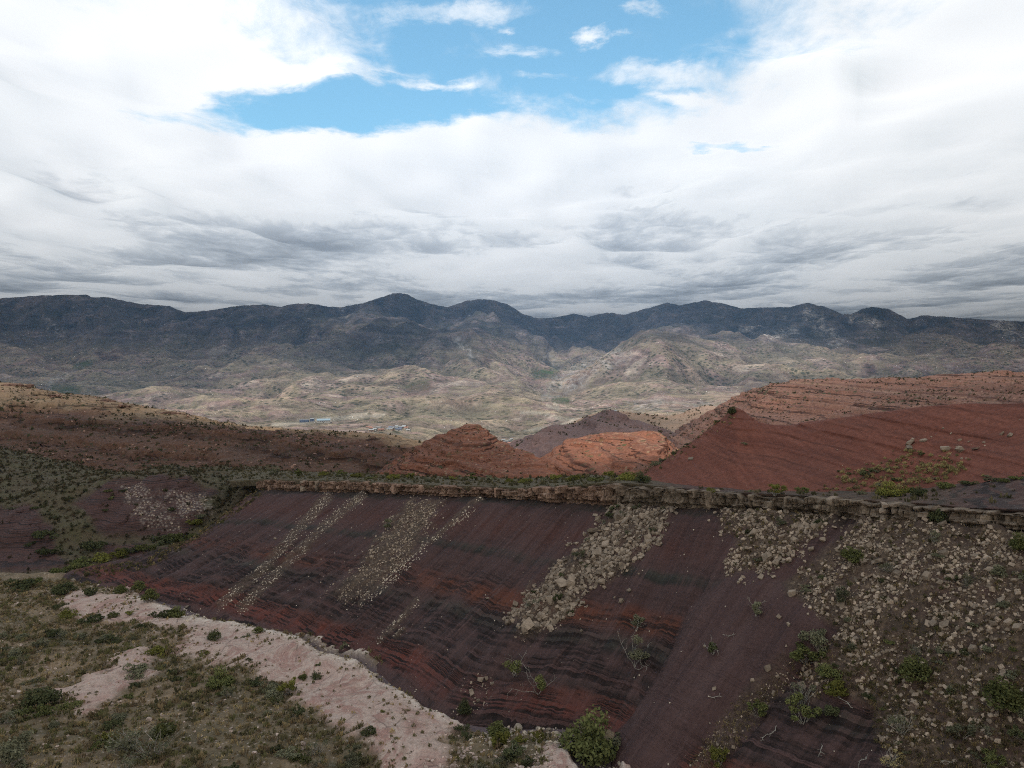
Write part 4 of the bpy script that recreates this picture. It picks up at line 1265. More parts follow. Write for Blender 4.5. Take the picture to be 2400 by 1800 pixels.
def rock_mesh(mat, i, cob=False):
    k = (mat.name, i, cob)
    if k not in ROCK_ME:
        V, T = (COBBLES if cob else ROCKS)[i]
        ROCK_ME[k] = mesh_from('rock_shape', V, T, [mat], {'tint': np.full(len(V), 0.08)}, False)
    return ROCK_ME[k]


def place_rock(name, p, nrm, size, mat, label, group, rng, cob=False, flat=1.0, sink=0.16):
    R = rotmats(1, nrm[None], rng, 0.3)[0]
    o = link(name, rock_mesh(mat, int(rng.integers(0, 3 if cob else len(ROCKS))), cob), label=label, cat='boulder', group=group)
    s = size * np.array([1.0, 0.75 + 0.4 * rng.random(), (0.75 + 0.5 * rng.random()) * flat])
    M = Matrix([[R[0, 0], R[0, 1], R[0, 2], 0], [R[1, 0], R[1, 1], R[1, 2], 0], [R[2, 0], R[2, 1], R[2, 2], 0], [0, 0, 0, 1]])
    o.matrix_world = Matrix.Translation(p + nrm * size * sink) @ M @ Matrix.Diagonal((*s, 1.0))
    return o


def zoned(label, group, p, large=None):
    """say where in the view a look-alike lies"""
    x, y = project(np.asarray(p)[None])
    zx = ['far left', 'left', 'middle', 'right', 'far right'][int(np.clip(x[0] / 480, 0, 4))]
    zy = ['upper', 'middle', 'lower'][0 if y[0] < 1380 else (1 if y[0] < 1580 else 2)]
    big = '' if large is None else ('large ' if large else 'small ')
    where = f'{zy} {zx} of view' if zx != 'middle' else f'{zy} centre of view'
    return f'{big}{label}, {where}', f'{big}{group}, {zy} {zx}'


# --- rubble and boulders of the scree slope
def rubble(surf, w, n, lo, hi, nbig, bigr, mat, label, group, tint=(0.0, 0.6), name='boulder', cob=False, parts=None, power=2.2, zones=None):
    rng = RNG
    pos, nr = sample(surf, w, n)
    sz = lo + (hi - lo) * rng.random(n) ** power
    dens = 0.62 + 1.1 * fbm(pos[:, 0] * 0.3, pos[:, 1] * 0.3, 5.0, 3)
    keep = rng.random(n) < np.clip(dens, 0.12, 1)
    pos, nr, sz = pos[keep], nr[keep], sz[keep]
    R = rotmats(len(pos), nr, rng, 0.35)
    scl = sz[:, None] * np.stack([np.ones(len(pos)), 0.7 + 0.5 * rng.random(len(pos)), 0.6 + 0.6 * rng.random(len(pos))], 1)
    parts.append(merge(COB_LO if cob else ROCKS, pos + nr * (sz * 0.12)[:, None], R, scl, tint[0] + (tint[1] - tint[0]) * rng.random(len(pos))))
    if nbig:
        pos, nr = sample(surf, w, nbig)
        for p_, n_ in zip(pos, nr):
            s_ = bigr[0] + (bigr[1] - bigr[0]) * rng.random() ** 2
            lab, grp = zoned(label, group, p_, s_ > 0.5 * (bigr[0] + bigr[1])) if zones else (label, group)
            place_rock(name, p_, n_, s_, mat, lab, grp, rng, cob)


X_, Y_ = PROJ['scree']
vis = (X_ > -150) & (X_ < 2900) & (Y_ < 1950)
talus, streaks = [], []
rubble('scree', wpoly('scree', R_CHUTE2, 24, 24, 0.4) ** 1.3, 7000, 0.07, 0.85, 38, (0.9, 2.0), M_TALUS, 'angular tan boulder in the wide rock chute', 'boulders in the wide rock chute', parts=talus, power=4, zones=True)
rubble('scree', wpoly('scree', R_CHUTE1, 26, 26, 0.4) ** 1.5, 3000, 0.06, 0.42, 14, (0.5, 1.0), M_TALUS, 'pale block in the narrower rock chute', 'boulders in the narrower rock chute', parts=talus, tint=(0.2, 0.9), power=2.5, zones=True)
rubble('scree', wpoly('scree', R_PATCH, 24, 40, 0.3) ** 1.4, 2200, 0.08, 0.6, 20, (0.6, 1.2), M_TALUS, 'tan block in the rubble patch just under the ledge', 'boulders in the rubble patch under the ledge', parts=talus, tint=(0.1, 0.8), power=2.5, zones=True)
wt = wpoly('scree', R_TALUS, 14, 22, 0.3) * vis
grad = sstep(1900, 1250, Y_) * 0.75 + 0.25
rubble('scree', wt * grad * np.where(X_ < 2430, 1.0, 0.35), 15500, 0.05, 0.50, 76, (0.45, 0.95), M_TALUS, 'squarish tan boulder on the broad talus', 'boulders on the broad talus', parts=talus, tint=(0.0, 0.95), power=4.5, zones=True)
halo = np.maximum(np.maximum(wpoly('scree', R_CHUTE2, 60, 40, 0.3), wpoly('scree', R_CHUTE1, 60, 40, 0.3)), wpoly('scree', R_TALUS, 60, 50, 0.25) * vis)
rubble('scree', halo ** 2, 2200, 0.04, 0.22, 0, None, None, None, None, parts=talus, tint=(0.0, 0.7), power=2.5)
wl = wpoly('scree', R_STRIP, 10, 14)
rubble('scree', wl, 420, 0.06, 0.22, 6, (0.35, 0.6), M_TALUS, 'small pale stone on the grassy strip low on the slope', 'stones on the grassy strip', parts=talus, tint=(0.2, 0.9))
rubble('scree', wpoly('scree', R_LOW, 6, 10), 110, 0.1, 0.3, 7, (0.45, 0.9), M_TALUS, 'pale block scattered at the foot of the banded slope', 'blocks at the foot of the banded slope', parts=talus, tint=(0.3, 0.9))
for pts, w in R_STREAKS:
    wm = line_mask(X_ + 14 * fbm(SURF['scree'][..., 0] * 0.15, SURF['scree'][..., 1] * 0.15, 4.0, 3), Y_, pts, w * 1.1)
    n_ = int(3.0 * sum(math.dist(a, b) for a, b in zip(pts, pts[1:])) * w / 14)
    rubble('scree', wm, n_, 0.06, 0.28, 2, (0.4, 0.6), M_PALE, 'pale block in a thin rockfall streak down the dark slope', 'blocks in the thin rockfall streaks', parts=streaks, tint=(0.3, 1.0))
# stray stones over the whole slope
stray = vis * (0.3 + sstep(0, 0.4, fbm(SURF['scree'][..., 0] * 0.1, SURF['scree'][..., 1] * 0.1, 3.0, 3)))
rubble('scree', stray.astype(float), 1500, 0.05, 0.24, 0, None, M_PALE, None, None, parts=streaks, tint=(0.0, 0.8))
for sx_, sy_, w_ in ((1535, 1235, 14), (1460, 1410, 18), (1475, 1385, 14), (1440, 1400, 8), (1825, 1445, 16), (1848, 1462, 12), (1895, 1440, 9), (1840, 1512, 8), (1905, 1290, 18), (1925, 1262, 20), (1860, 1395, 24), (2045, 1262, 18), (2060, 1275, 16), (2018, 1225, 16),
                     (1650, 1515, 10), (1365, 1480, 9), (1228, 1478, 24), (1216, 1468, 16), (914, 1358, 9), (645, 1262, 10), (1143, 1400, 9), (1500, 1498, 8), (1675, 1615, 12), (1800, 1565, 20), (1765, 1595, 14), (1812, 1622, 14)):
    p_, n_ = hit('scree', sx_, sy_)
    place_rock('boulder', p_, n_, w_ * p_[1] / F * 0.9, M_TALUS, *zoned('lone pale block resting on the dark banded slope', 'lone blocks on the dark banded slope', p_, w_ > 13), RNG)
stuff('talus_rubble', talus, M_TALUS, 'tan angular rubble filling the chutes and talus slope')
stuff('rockfall_rubble', streaks, M_PALE, 'thin streaks of pale rockfall rubble on the dark slope')

# --- pale rocks along the wash, stones of the near side
W1 = [(95, 1338), (175, 1352), (290, 1384), (400, 1404), (420, 1415), (330, 1412), (250, 1398), (150, 1372), (90, 1360)]
W2 = [(424, 1432), (500, 1424), (515, 1446), (440, 1452)]
W4 = [(1160, 1703), (1300, 1690), (1318, 1735), (1282, 1775), (1205, 1775), (1110, 1748), (1090, 1735)]
W5 = [(1375, 1775), (1440, 1780), (1452, 1800), (1440, 1830), (1365, 1830)]
W6 = [(960, 1760), (1250, 1752), (1310, 1800), (1300, 1850), (900, 1850)]
pale, field = [], []
rubble('near', wpoly('near', W1, 6, 10), 520, 0.12, 0.6, 12, (0.7, 1.3), M_PALE, 'pale rock along the far end of the wash', 'pale rocks at the far end of the wash', parts=pale, tint=(0.2, 0.9), cob=True)
rubble('near', wpoly('near', W2, 6, 6), 300, 0.15, 0.55, 8, (0.6, 1.1), M_PALE, 'whitish rock in the heap where the left streaks meet the wash', 'whitish rocks below the left streaks', parts=pale, tint=(0.3, 0.95), cob=True)
rubble('near', wpoly('near', W4, 6, 10), 620, 0.12, 0.45, 24, (0.5, 1.15), M_PALE, 'whitish boulder in the heap at the wash bend', 'whitish boulders at the bend of the wash', zones=True, parts=pale, tint=(0.2, 0.95), cob=True)
rubble('near', wpoly('near', W5, 5, 6), 220, 0.1, 0.32, 6, (0.4, 0.8), M_PALE, 'pale cobble beside the largest round bush', 'cobbles beside the largest bush', parts=pale, tint=(0.2, 0.95), cob=True)
rubble('near', wpoly('near', W6, 10, 16), 700, 0.1, 0.45, 12, (0.5, 1.0), M_PINK, 'rounded pinkish boulder among scrub at the bottom edge', 'pinkish boulders at the bottom edge', parts=field, tint=(0.1, 0.9), cob=True)
Xn, Yn = PROJ['near']
edge_line = line_mask(Xn, Yn, [(560, 1462), (640, 1478), (700, 1500), (760, 1536), (840, 1558), (930, 1612), (1030, 1662)], 16)
rubble('near', edge_line, 620, 0.1, 0.45, 8, (0.5, 0.9), M_PALE, 'pale block on the rim of the pink rock slab', 'pale blocks on the slab rim', parts=pale, tint=(0.1, 0.8))
scrubw = (1 - slab_near) * (1 - wash_near) * ((Xn > -120) & (Xn < 1420) & (Yn < 1900))
rubble('near', scrubw * (Yn > 1380), 5200, 0.08, 0.5, 14, (0.55, 0.9), M_PINK, 'weathered pinkish stone among the scrub of the near flat', 'stones among the near scrub', parts=field, tint=(0.0, 0.8), cob=True, power=3)
rubble('near', slab_near * (Yn < 1850), 900, 0.05, 0.32, 3, (0.4, 0.7), M_PINK, 'single stone lying on the bare pink slab', 'stones on the pink slab', parts=field, tint=(0.0, 0.9), cob=True, power=3)
stuff('wash_rubble', pale, M_PALE, 'whitish rubble along the edge of the dry wash')
stuff('field_stones', field, M_PINK, 'small pinkish stones strewn through the scrub')

# --- plants
def leaf_cloud(rng, centers, radii, n, size, squash=0.8, up=0.3, shell=0.55):
    """leaf-sized quads spread through a set of lobes"""
    k = rng.choice(len(centers), n, p=radii ** 2 / (radii ** 2).sum())
    d = rng.normal(size=(n, 3)); d /= np.linalg.norm(d, axis=1)[:, None]
    rad = shell + (1 - shell) * rng.random(n) ** 0.6
    rad *= 0.85 + 0.3 * rng.random(n)
    c = centers[k] + d * (radii[k] * rad)[:, None] * np.array([1, 1, squash])
    c[:, 2] = np.abs(c[:, 2])
    nrm = d * 0.7 + rng.normal(size=(n, 3)) * 0.6 + np.array([0, 0, up])
    nrm /= np.linalg.norm(nrm, axis=1)[:, None]
    a = rng.normal(size=(n, 3)); x = a - (a * nrm).sum(1)[:, None] * nrm
    x /= np.linalg.norm(x, axis=1)[:, None]
    y = np.cross(nrm, x)
    s = size * (0.6 + 0.8 * rng.random(n))[:, None]
    V = np.stack([c - x * s - y * s * 0.55, c + x * s - y * s * 0.45, c + x * s * 0.8 + y * s * 0.55, c - x * s * 0.7 + y * s * 0.5], 1).reshape(-1, 3)
    Fq = np.arange(4 * n).reshape(n, 4)
    return V, Fq, np.repeat(np.clip(0.5 + 0.22 * rng.normal(size=n) + 0.25 * (c[:, 2] - 0.4), 0, 0.999), 4)


def tubes(paths, sides=4):
    """tapered stems: list of (points (k,3), radius0, radius1)"""
    V, Fq, off = [], [], 0
    for pts, r0, r1 in paths:
        pts = np.asarray(pts, float); k = len(pts)
        t = np.gradient(pts, axis=0); t /= np.linalg.norm(t, axis=1)[:, None] + 1e-9
        a = np.array([0.31, 0.87, 0.21]); x = np.cross(t, a); x /= np.linalg.norm(x, axis=1)[:, None] + 1e-9
        y = np.cross(t, x)
        r = np.linspace(r0, r1, k)[:, None]
        for s in range(sides):
            an = 2 * math.pi * s / sides
            V.append(pts + (x * math.cos(an) + y * math.sin(an)) * r)
        for s in range(sides):
            for j in range(k - 1):
                s2 = (s + 1) % sides
                Fq.append([off + s * k + j, off + s2 * k + j, off + s2 * k + j + 1, off + s * k + j + 1])
        off += sides * k
    return np.concatenate(V), np.array(Fq)


def branch(rng, p, d, L, n=5, wander=0.35):
    pts = [np.array(p, float)]
    d = np.array(d, float)
    for i in range(n):
        d = d + rng.normal(size=3) * wander; d /= np.linalg.norm(d)
        pts.append(pts[-1] + d * L / n)
    return np.array(pts)


def shrub_shape(kind, seed):
    """unit shrub, about 1 m across; returns crown and stem meshes"""
    rng = np.random.default_rng(seed)
    st = []
    if kind == 'round':
        m = 15
        an = rng.random(m) * 2 * math.pi; rr_ = 0.30 * np.sqrt(rng.random(m))
        cen = np.stack([rr_ * np.cos(an), rr_ * np.sin(an), 0.22 + 0.42 * (1 - (rr_ / 0.30) ** 2) * rng.random(m)], 1)
        rad = 0.14 + 0.10 * rng.random(m)
        V, Fq, A = leaf_cloud(rng, cen, rad, 1900, 0.028)
        ns, r0 = 7, 0.014
    elif kind == 'open':
        m = 13
        an = rng.random(m) * 2 * math.pi; rr_ = 0.42 * np.sqrt(rng.random(m))
        cen = np.stack([rr_ * np.cos(an), rr_ * np.sin(an), 0.18 + 0.45 * rng.random(m)], 1)
        rad = 0.07 + 0.10 * rng.random(m)
        V, Fq, A = leaf_cloud(rng, cen, rad, 1300, 0.027, shell=0.3)
        ns, r0 = 14, 0.010
    elif kind == 'low':
        m = 12
        an = rng.random(m) * 2 * math.pi; rr_ = 0.40 * np.sqrt(rng.random(m))
        cen = np.stack([rr_ * np.cos(an), rr_ * np.sin(an), 0.06 + 0.20 * rng.random(m)], 1)
        rad = 0.10 + 0.09 * rng.random(m)
        V, Fq, A = leaf_cloud(rng, cen, rad, 800, 0.03, 0.7)
        ns, r0 = 6, 0.010
    else:                                                     # twig
        m = 10
        an = rng.random(m) * 2 * math.pi; rr_ = 0.36 * np.sqrt(rng.random(m))
        cen = np.stack([rr_ * np.cos(an), rr_ * np.sin(an), 0.15 + 0.4 * rng.random(m)], 1)
        rad = 0.08 + 0.10 * rng.random(m)
        V, Fq, A = leaf_cloud(rng, cen, rad, 420, 0.020, shell=0.1)
        ns, r0 = 46, 0.007
    for i in range(ns):
        c = cen[i % m] + rng.normal(size=3) * 0.05
        d = c - np.array([0, 0, -0.1]); L = np.linalg.norm(c) * (1.15 if kind == 'twig' else 1.0)
        st.append((branch(rng, (rng.normal() * 0.03, rng.normal() * 0.03, -0.05), d / np.linalg.norm(d), L, 4, 0.18), r0, r0 * 0.3))
    return (V, Fq, A), tubes(st, 3)


SHRUB_ME = {}
LEAFMAT = {'green': M_GREEN, 'dark': M_DARK, 'yellow': M_YELLOW, 'olive': M_OLIVE, 'straw': M_STRAW}


def shrub_mesh(kind, var, mat):
    k = (kind, var, mat)
    if k not in SHRUB_ME:
        (V, Fq, A), (SV, SF) = shrub_shape(kind, {'round': 100, 'open': 200, 'low': 300, 'twig': 400}[kind] + var)
        SHRUB_ME[k] = (mesh_from('shrub_crown', V, Fq, [LEAFMAT[mat]], {'tint': A}, False),
                       mesh_from('shrub_stem', SV, SF, [M_WOOD if kind in ('twig', 'open') else M_STEM]))
    return SHRUB_ME[k]


def shrub(surf, px, py, wpx, kind, mat, label, group=None, hgt=1.0, lean=0.0, pn=None):
    p_, n_ = pn if pn is not None else hit(surf, px, py)
    w = 1.34 * wpx * p_[1] / F if wpx > 0 else -wpx
    cm, sm = shrub_mesh(kind, random.randrange(3), mat)
    e = link('shrub', None, label=label, cat='shrub', group=group)
    e.empty_display_size = 0.3
    M = Matrix.Translation(p_ - np.array([0, 0, 0.05 * w])) @ Matrix.Rotation(random.random() * 6.28, 4, 'Z')
    if lean: M = M @ Matrix.Rotation(lean, 4, 'X')
    e.matrix_world = M @ Matrix.Diagonal((w, w * random.uniform(0.85, 1.15), w * hgt * random.uniform(0.9, 1.1), 1.0))
    for nm, me in (('crown', cm), ('stem', sm)):
        c = link(nm, me, parent=e)
    return e


# single shrubs one can point to
S1 = [
    ('near', 1388, 1772, 122, 'round', 'green', 'largest round green bush beside the wash bend', 0.95), ('near', 1428, 1768, 62, 'open', 'olive', 'browner bush leaning out from the largest green bush', 0.9),
    ('near', 1174, 1720, 48, 'round', 'green', 'round green bush at the upper edge of the whitish boulder heap', 0.95), ('scree', 1090, 1672, 30, 'round', 'dark', 'narrow dark bush among blocks at the slope foot', 1.5),
    ('near', 100, 1652, 72, 'round', 'dark', 'dense dark green bush at the end of the sandy path', 0.9), ('near', 86, 1676, 62, 'low', 'green', 'bright green low bush in front of the dense dark one', 0.9),
    ('near', 515, 1612, 58, 'round', 'green', 'dark green round bush left of the bare slab', 0.8), ('near', 45, 1785, 96, 'open', 'olive', 'pale olive feathery bush in the lower left corner', 0.8),
    ('near', 300, 1758, 110, 'twig', 'olive', 'wide grey leafless bush near the bottom edge', 0.6), ('near', 355, 1770, 120, 'twig', 'olive', 'second grey leafless bush just right of the first', 0.55),
    ('near', 390, 1722, 40, 'round', 'green', 'small green bush behind the grey leafless bushes', 1.1), ('near', 352, 1410, 32, 'round', 'green', 'bright green bush against the dark slope foot', 1.1),
    ('near', 325, 1382, 28, 'round', 'green', 'green bush among pale rocks at the slope foot', 1.1), ('near', 675, 1630, 44, 'open', 'yellow', 'pale yellow-green bush at the left rim of the slab', 1.0),
    ('near', 160, 1445, 46, 'low', 'yellow', 'yellow-green spreading bush beside the far bare patch', 0.8), ('near', 310, 1580, 56, 'low', 'olive', 'olive bush at the top of the sandy path', 0.9),
    ('near', 370, 1535, 50, 'low', 'yellow', 'ochre and green bush above the sandy path', 0.8), ('near', 245, 1738, 38, 'open', 'yellow', 'bright yellow-green bush left of the grey leafless bushes', 0.9),
    ('near', 1262, 1745, 26, 'open', 'yellow', 'yellow-flowering bush in the whitish boulder heap', 1.2), ('near', 1222, 1738, 28, 'low', 'yellow', 'ochre bush in the middle of the whitish boulder heap', 1.0),
    ('near', 1165, 1748, 46, 'open', 'yellow', 'yellow-green bush at the left end of the boulder heap', 0.9), ('near', 1212, 1772, 66, 'open', 'dark', 'dark grey-green bush below the whitish boulder heap', 0.6),
    ('scree', 1992, 1310, 50, 'round', 'green', 'dense green bush at the upper left margin of the talus', 0.8), ('scree', 2145, 1590, 70, 'round', 'green', 'big green bush in the middle of the talus slope', 0.95),
    ('scree', 2345, 1652, 90, 'round', 'green', 'big green bush near the right edge of the talus slope', 0.85), ('scree', 1965, 1632, 52, 'round', 'yellow', 'bright yellow-green bush low on the talus margin', 0.85),
    ('scree', 1940, 1588, 46, 'round', 'green', 'mid green bush just above the yellow-green one', 0.9), ('scree', 1915, 1520, 62, 'open', 'olive', 'olive bush with pale branches at the talus margin', 0.85),
    ('scree', 1890, 1552, 70, 'open', 'green', 'wide loose bush with curved pale branches below the olive one', 0.7), ('scree', 1885, 1645, 64, 'twig', 'olive', 'grey-green loose bush left of the yellow-green one', 0.9),
    ('scree', 1880, 1690, 66, 'open', 'green', 'lowest loose green bush of the talus margin cluster', 0.9), ('scree', 1946, 1672, 36, 'round', 'dark', 'dark bush just under the bright yellow-green one', 0.9),
    ('scree', 1975, 1408, 48, 'open', 'olive', 'olive bush on the left margin of the talus', 1.0), ('scree', 1775, 1676, 46, 'open', 'green', 'green bush above the grassy strip', 0.9),
    ('scree', 1690, 1795, 46, 'open', 'yellow', 'yellowish bush at the bottom of the grassy strip', 1.1), ('scree', 2110, 1712, 66, 'twig', 'olive', 'grey bush with pale bare branches low on the talus', 1.0),
    ('scree', 2200, 1222, 34, 'round', 'dark', 'dark upright bush growing against the ledge', 1.5), ('scree', 2188, 1270, 42, 'twig', 'olive', 'grey twiggy bush on the upper talus', 0.9),
    ('scree', 2265, 1370, 46, 'twig', 'olive', 'grey twiggy bush on the middle of the talus', 0.9), ('scree', 2080, 1338, 38, 'twig', 'olive', 'greyish bush right of the dense green margin bush', 0.9),
    ('scree', 2255, 1730, 62, 'open', 'olive', 'wide olive bush near the lower right corner', 0.8), ('scree', 2392, 1292, 44, 'round', 'green', 'green bush cut by the right edge of the view', 1.2),
    ('scree', 2085, 1790, 50, 'twig', 'straw', 'dry bush with hanging pale roots at the bottom edge', 0.9), ('scree', 2315, 1800, 56, 'open', 'green', 'green bush at the bottom edge right of the dry one', 0.9),
    ('bench', 1476, 1122, 60, 'low', 'yellow', 'bright green bush on the ledge where the red slope begins', 0.8), ('bench', 1505, 1128, 34, 'round', 'dark', 'grey-green bush beside the bright one on the ledge', 0.9),
    ('bench', 2080, 1160, 50, 'round', 'yellow', 'bright green bush on the ledge above the talus', 0.8), ('bench', 2168, 1158, 40, 'low', 'dark', 'dark low bush on the ledge right of the bright one', 0.9),
    ('redslope', 1718, 968, 20, 'round', 'dark', 'small dark bush on the pointed tip of the red hill', 1.1), ('redslope', 1538, 1088, 28, 'low', 'olive', 'olive bush on the left flank of the red hill', 0.9),
    ('redslope', 2028, 1118, 30, 'open', 'dark', 'grey bush halfway down the red hill among tussocks', 0.9), ('valley', 110, 1256, 54, 'low', 'dark', 'dark green bush on the shale bank of the side valley', 0.8),
    ('valley', 116, 1296, 46, 'low', 'dark', 'lower dark bush on the shale bank of the side valley', 0.8), ('valley', 228, 1280, 54, 'low', 'dark', 'dark bush on the lip above the side valley floor', 0.7),
]
for s_, x_, y_, w_, k_, m_, lab, h_ in S1:
    shrub(s_, x_, y_, w_, k_, m_, lab, None, h_)

# shrubs that only their place tells apart from a crowd of others
def shrubs(items, label, group):
    for s_, x_, y_, w_, k_, m_ in items:
        shrub(s_, x_, y_, w_, k_, m_, label, group, random.uniform(0.7, 1.0))


shrubs([('near', x, y, w, k, m) for x, y, w, k, m in ((40, 1380, 62, 'low', 'dark'), (92, 1366, 36, 'low', 'green'), (148, 1388, 46, 'round', 'dark'), (200, 1396, 36, 'low', 'dark'), (285, 1388, 30, 'round', 'green'), (20, 1400, 40, 'low', 'dark'), (140, 1422, 30, 'low', 'dark'),
         (208, 1458, 46, 'low', 'dark'), (270, 1444, 28, 'low', 'green'), (300, 1441, 20, 'low', 'yellow'), (380, 1443, 44, 'low', 'dark'), (412, 1443, 36, 'round', 'green'), (330, 1472, 26, 'low', 'dark'))],
       'dark scrubby bush at the far end of the near flat', 'bushes at the far end of the near flat')
shrubs([('near', x, y, w, k, m) for x, y, w, k, m in ((505, 1497, 32, 'round', 'dark'), (605, 1483, 24, 'round', 'green'), (575, 1492, 20, 'low', 'olive'), (480, 1528, 22, 'low', 'yellow'), (708, 1592, 20, 'round', 'green'), (745, 1588, 26, 'low', 'dark'), (748, 1556, 14, 'low', 'green'), (580, 1543, 14, 'low', 'dark'),
         (1082, 1708, 28, 'low', 'dark'), (1098, 1728, 28, 'open', 'dark'), (860, 1722, 36, 'low', 'dark'), (893, 1668, 12, 'low', 'yellow'))],
       'small bush growing on or beside the pink rock slab', 'small bushes around the pink slab')
Gn = SURF['near']
pw = scrubw * (Yn > 1470) * sstep(-0.1, 0.4, fbm(Gn[..., 0] * 0.08, Gn[..., 1] * 0.08, 2.0, 3) + 0.15) * (Xn > -60) * (Xn < 1300) * (Yn < 1840)
pos, nr = sample('near', pw, 140)
kinds = [('low', 'dark'), ('open', 'olive'), ('low', 'olive'), ('open', 'dark'), ('low', 'green'), ('twig', 'olive'), ('round', 'olive')]
for i in range(len(pos)):
    k_, m_ = kinds[i % 7]
    shrub('near', 0, 0, -float(RNG.uniform(1.0, 2.7)), k_, m_, *zoned({'dark': 'dark', 'olive': 'grey-olive', 'green': 'green'}[m_] + ' ' + {'low': 'spreading', 'open': 'loose', 'twig': 'twiggy', 'round': 'rounded'}[k_] + ' bush in the dense near scrub', m_ + ' ' + k_ + ' bushes in the near scrub', pos[i]), random.uniform(0.6, 0.95), pn=(pos[i], nr[i]))
wt2 = wt * sstep(1250, 1500, Y_) * (X_ < 2460)
pos, nr = sample('scree', wt2, 46)
for i in range(len(pos)):
    k_, m_ = kinds[(i * 3) % 7]
    shrub('scree', 0, 0, -float(RNG.uniform(0.7, 1.7)), k_, m_, *zoned('small ' + {'dark': 'dark', 'olive': 'grey-olive', 'green': 'green'}[m_] + ' ' + {'low': 'spreading', 'open': 'loose', 'twig': 'twiggy', 'round': 'rounded'}[k_] + ' bush on the broad talus', m_ + ' ' + k_ + ' bushes on the talus', pos[i]), random.uniform(0.6, 1.0), pn=(pos[i], nr[i]))
pos, nr = sample('scree', np.maximum(wpoly('scree', R_CHUTE2, 4, 4), 0.7 * wpoly('scree', R_PATCH, 4, 4)), 26)
for i in range(len(pos)):
    shrub('scree', 0, 0, -float(RNG.uniform(0.8, 2.0)), ('open', 'low', 'twig')[i % 3], ('olive', 'dark')[i % 2], 'small dull bush between blocks of the upper rubble chutes', 'small bushes in the rubble chutes', random.uniform(0.7, 1.0), pn=(pos[i], nr[i]))
BN = {'olive': 'grey-olive', 'green': 'green', 'yellow': 'yellow-green', 'dark': 'dark'}
for x, w, m in [(640, 26, 'olive'), (700, 22, 'green'), (760, 30, 'yellow'), (800, 24, 'green'), (836, 30, 'yellow'), (872, 20, 'green'), (912, 36, 'yellow'), (960, 24, 'yellow'), (1010, 26, 'olive'), (1060, 20, 'yellow'), (1105, 24, 'green'), (1150, 28, 'olive'), (1195, 24, 'yellow'), (1232, 40, 'yellow'), (1270, 30, 'olive'),
                (1310, 32, 'yellow'), (1352, 44, 'yellow'), (1395, 30, 'green'), (1430, 26, 'yellow'), (1668, 24, 'yellow'), (1760, 18, 'olive'), (1815, 40, 'yellow'), (1886, 30, 'green'), (1950, 22, 'dark'), (2020, 22, 'olive'), (2128, 40, 'yellow'), (2226, 42, 'green'), (2268, 30, 'dark'), (2320, 30, 'olive'), (2350, 26, 'green'), (2385, 34, 'green')]:
    shrub('bench', x, float(ip(x, BACK_Y)) + random.uniform(2, 9), w, random.choice(['low', 'open', 'low']), m, f"{'wide' if w > 29 else 'small'} {BN[m]} bush on the ledge top, {('far left', 'left', 'middle', 'right', 'far right')[min(4, int((x - 600) / 360))]} stretch", f"{BN[m]} bushes on the ledge top", random.uniform(0.6, 0.9))
for x, y, w in [(2050, 1105, 16), (2080, 1101, 16), (2160, 1064, 15), (1745, 1039, 11), (2316, 1118, 16), (1965, 1105, 12), (1990, 1110, 14), (2100, 1128, 22), (1555, 1078, 16), (1580, 1062, 14), (1610, 1040, 12), (1684, 986, 14), (2060, 1136, 18), (2190, 1120, 14)]:
    shrub('redslope', x, y, w, 'low', random.choice(['dark', 'olive']), 'small dark bush dotted on the red clay hill', 'bushes on the red clay hill', 0.9)
for x, y, w, m in [(70, 1274, 26, 'dark'), (160, 1168, 18, 'dark'), (260, 1166, 14, 'green'), (245, 1196, 16, 'dark'), (150, 1342, 44, 'green'), (195, 1325, 60, 'green'), (235, 1312, 50, 'yellow'), (280, 1300, 44, 'yellow'), (340, 1285, 40, 'green'), (380, 1268, 44, 'dark'), (425, 1262, 50, 'green'), (300, 1290, 34, 'dark'), (120, 1345, 30, 'dark'),
                   (255, 1150, 16, 'green'), (290, 1150, 18, 'dark'), (400, 1195, 20, 'dark'), (455, 1225, 30, 'yellow'), (475, 1210, 26, 'olive'), (90, 1190, 22, 'dark'), (30, 1190, 18, 'olive'), (130, 1215, 18, 'dark'), (205, 1230, 16, 'olive')]:
    shrub('valley', x, y, w, 'low', m, f"{'wide' if w > 35 else 'small'} {BN[m]} bush in the side valley, {'upper' if y < 1240 else 'lower'} {'left' if x < 220 else 'right'} part", f"{BN[m]} bushes in the side valley", 0.8)

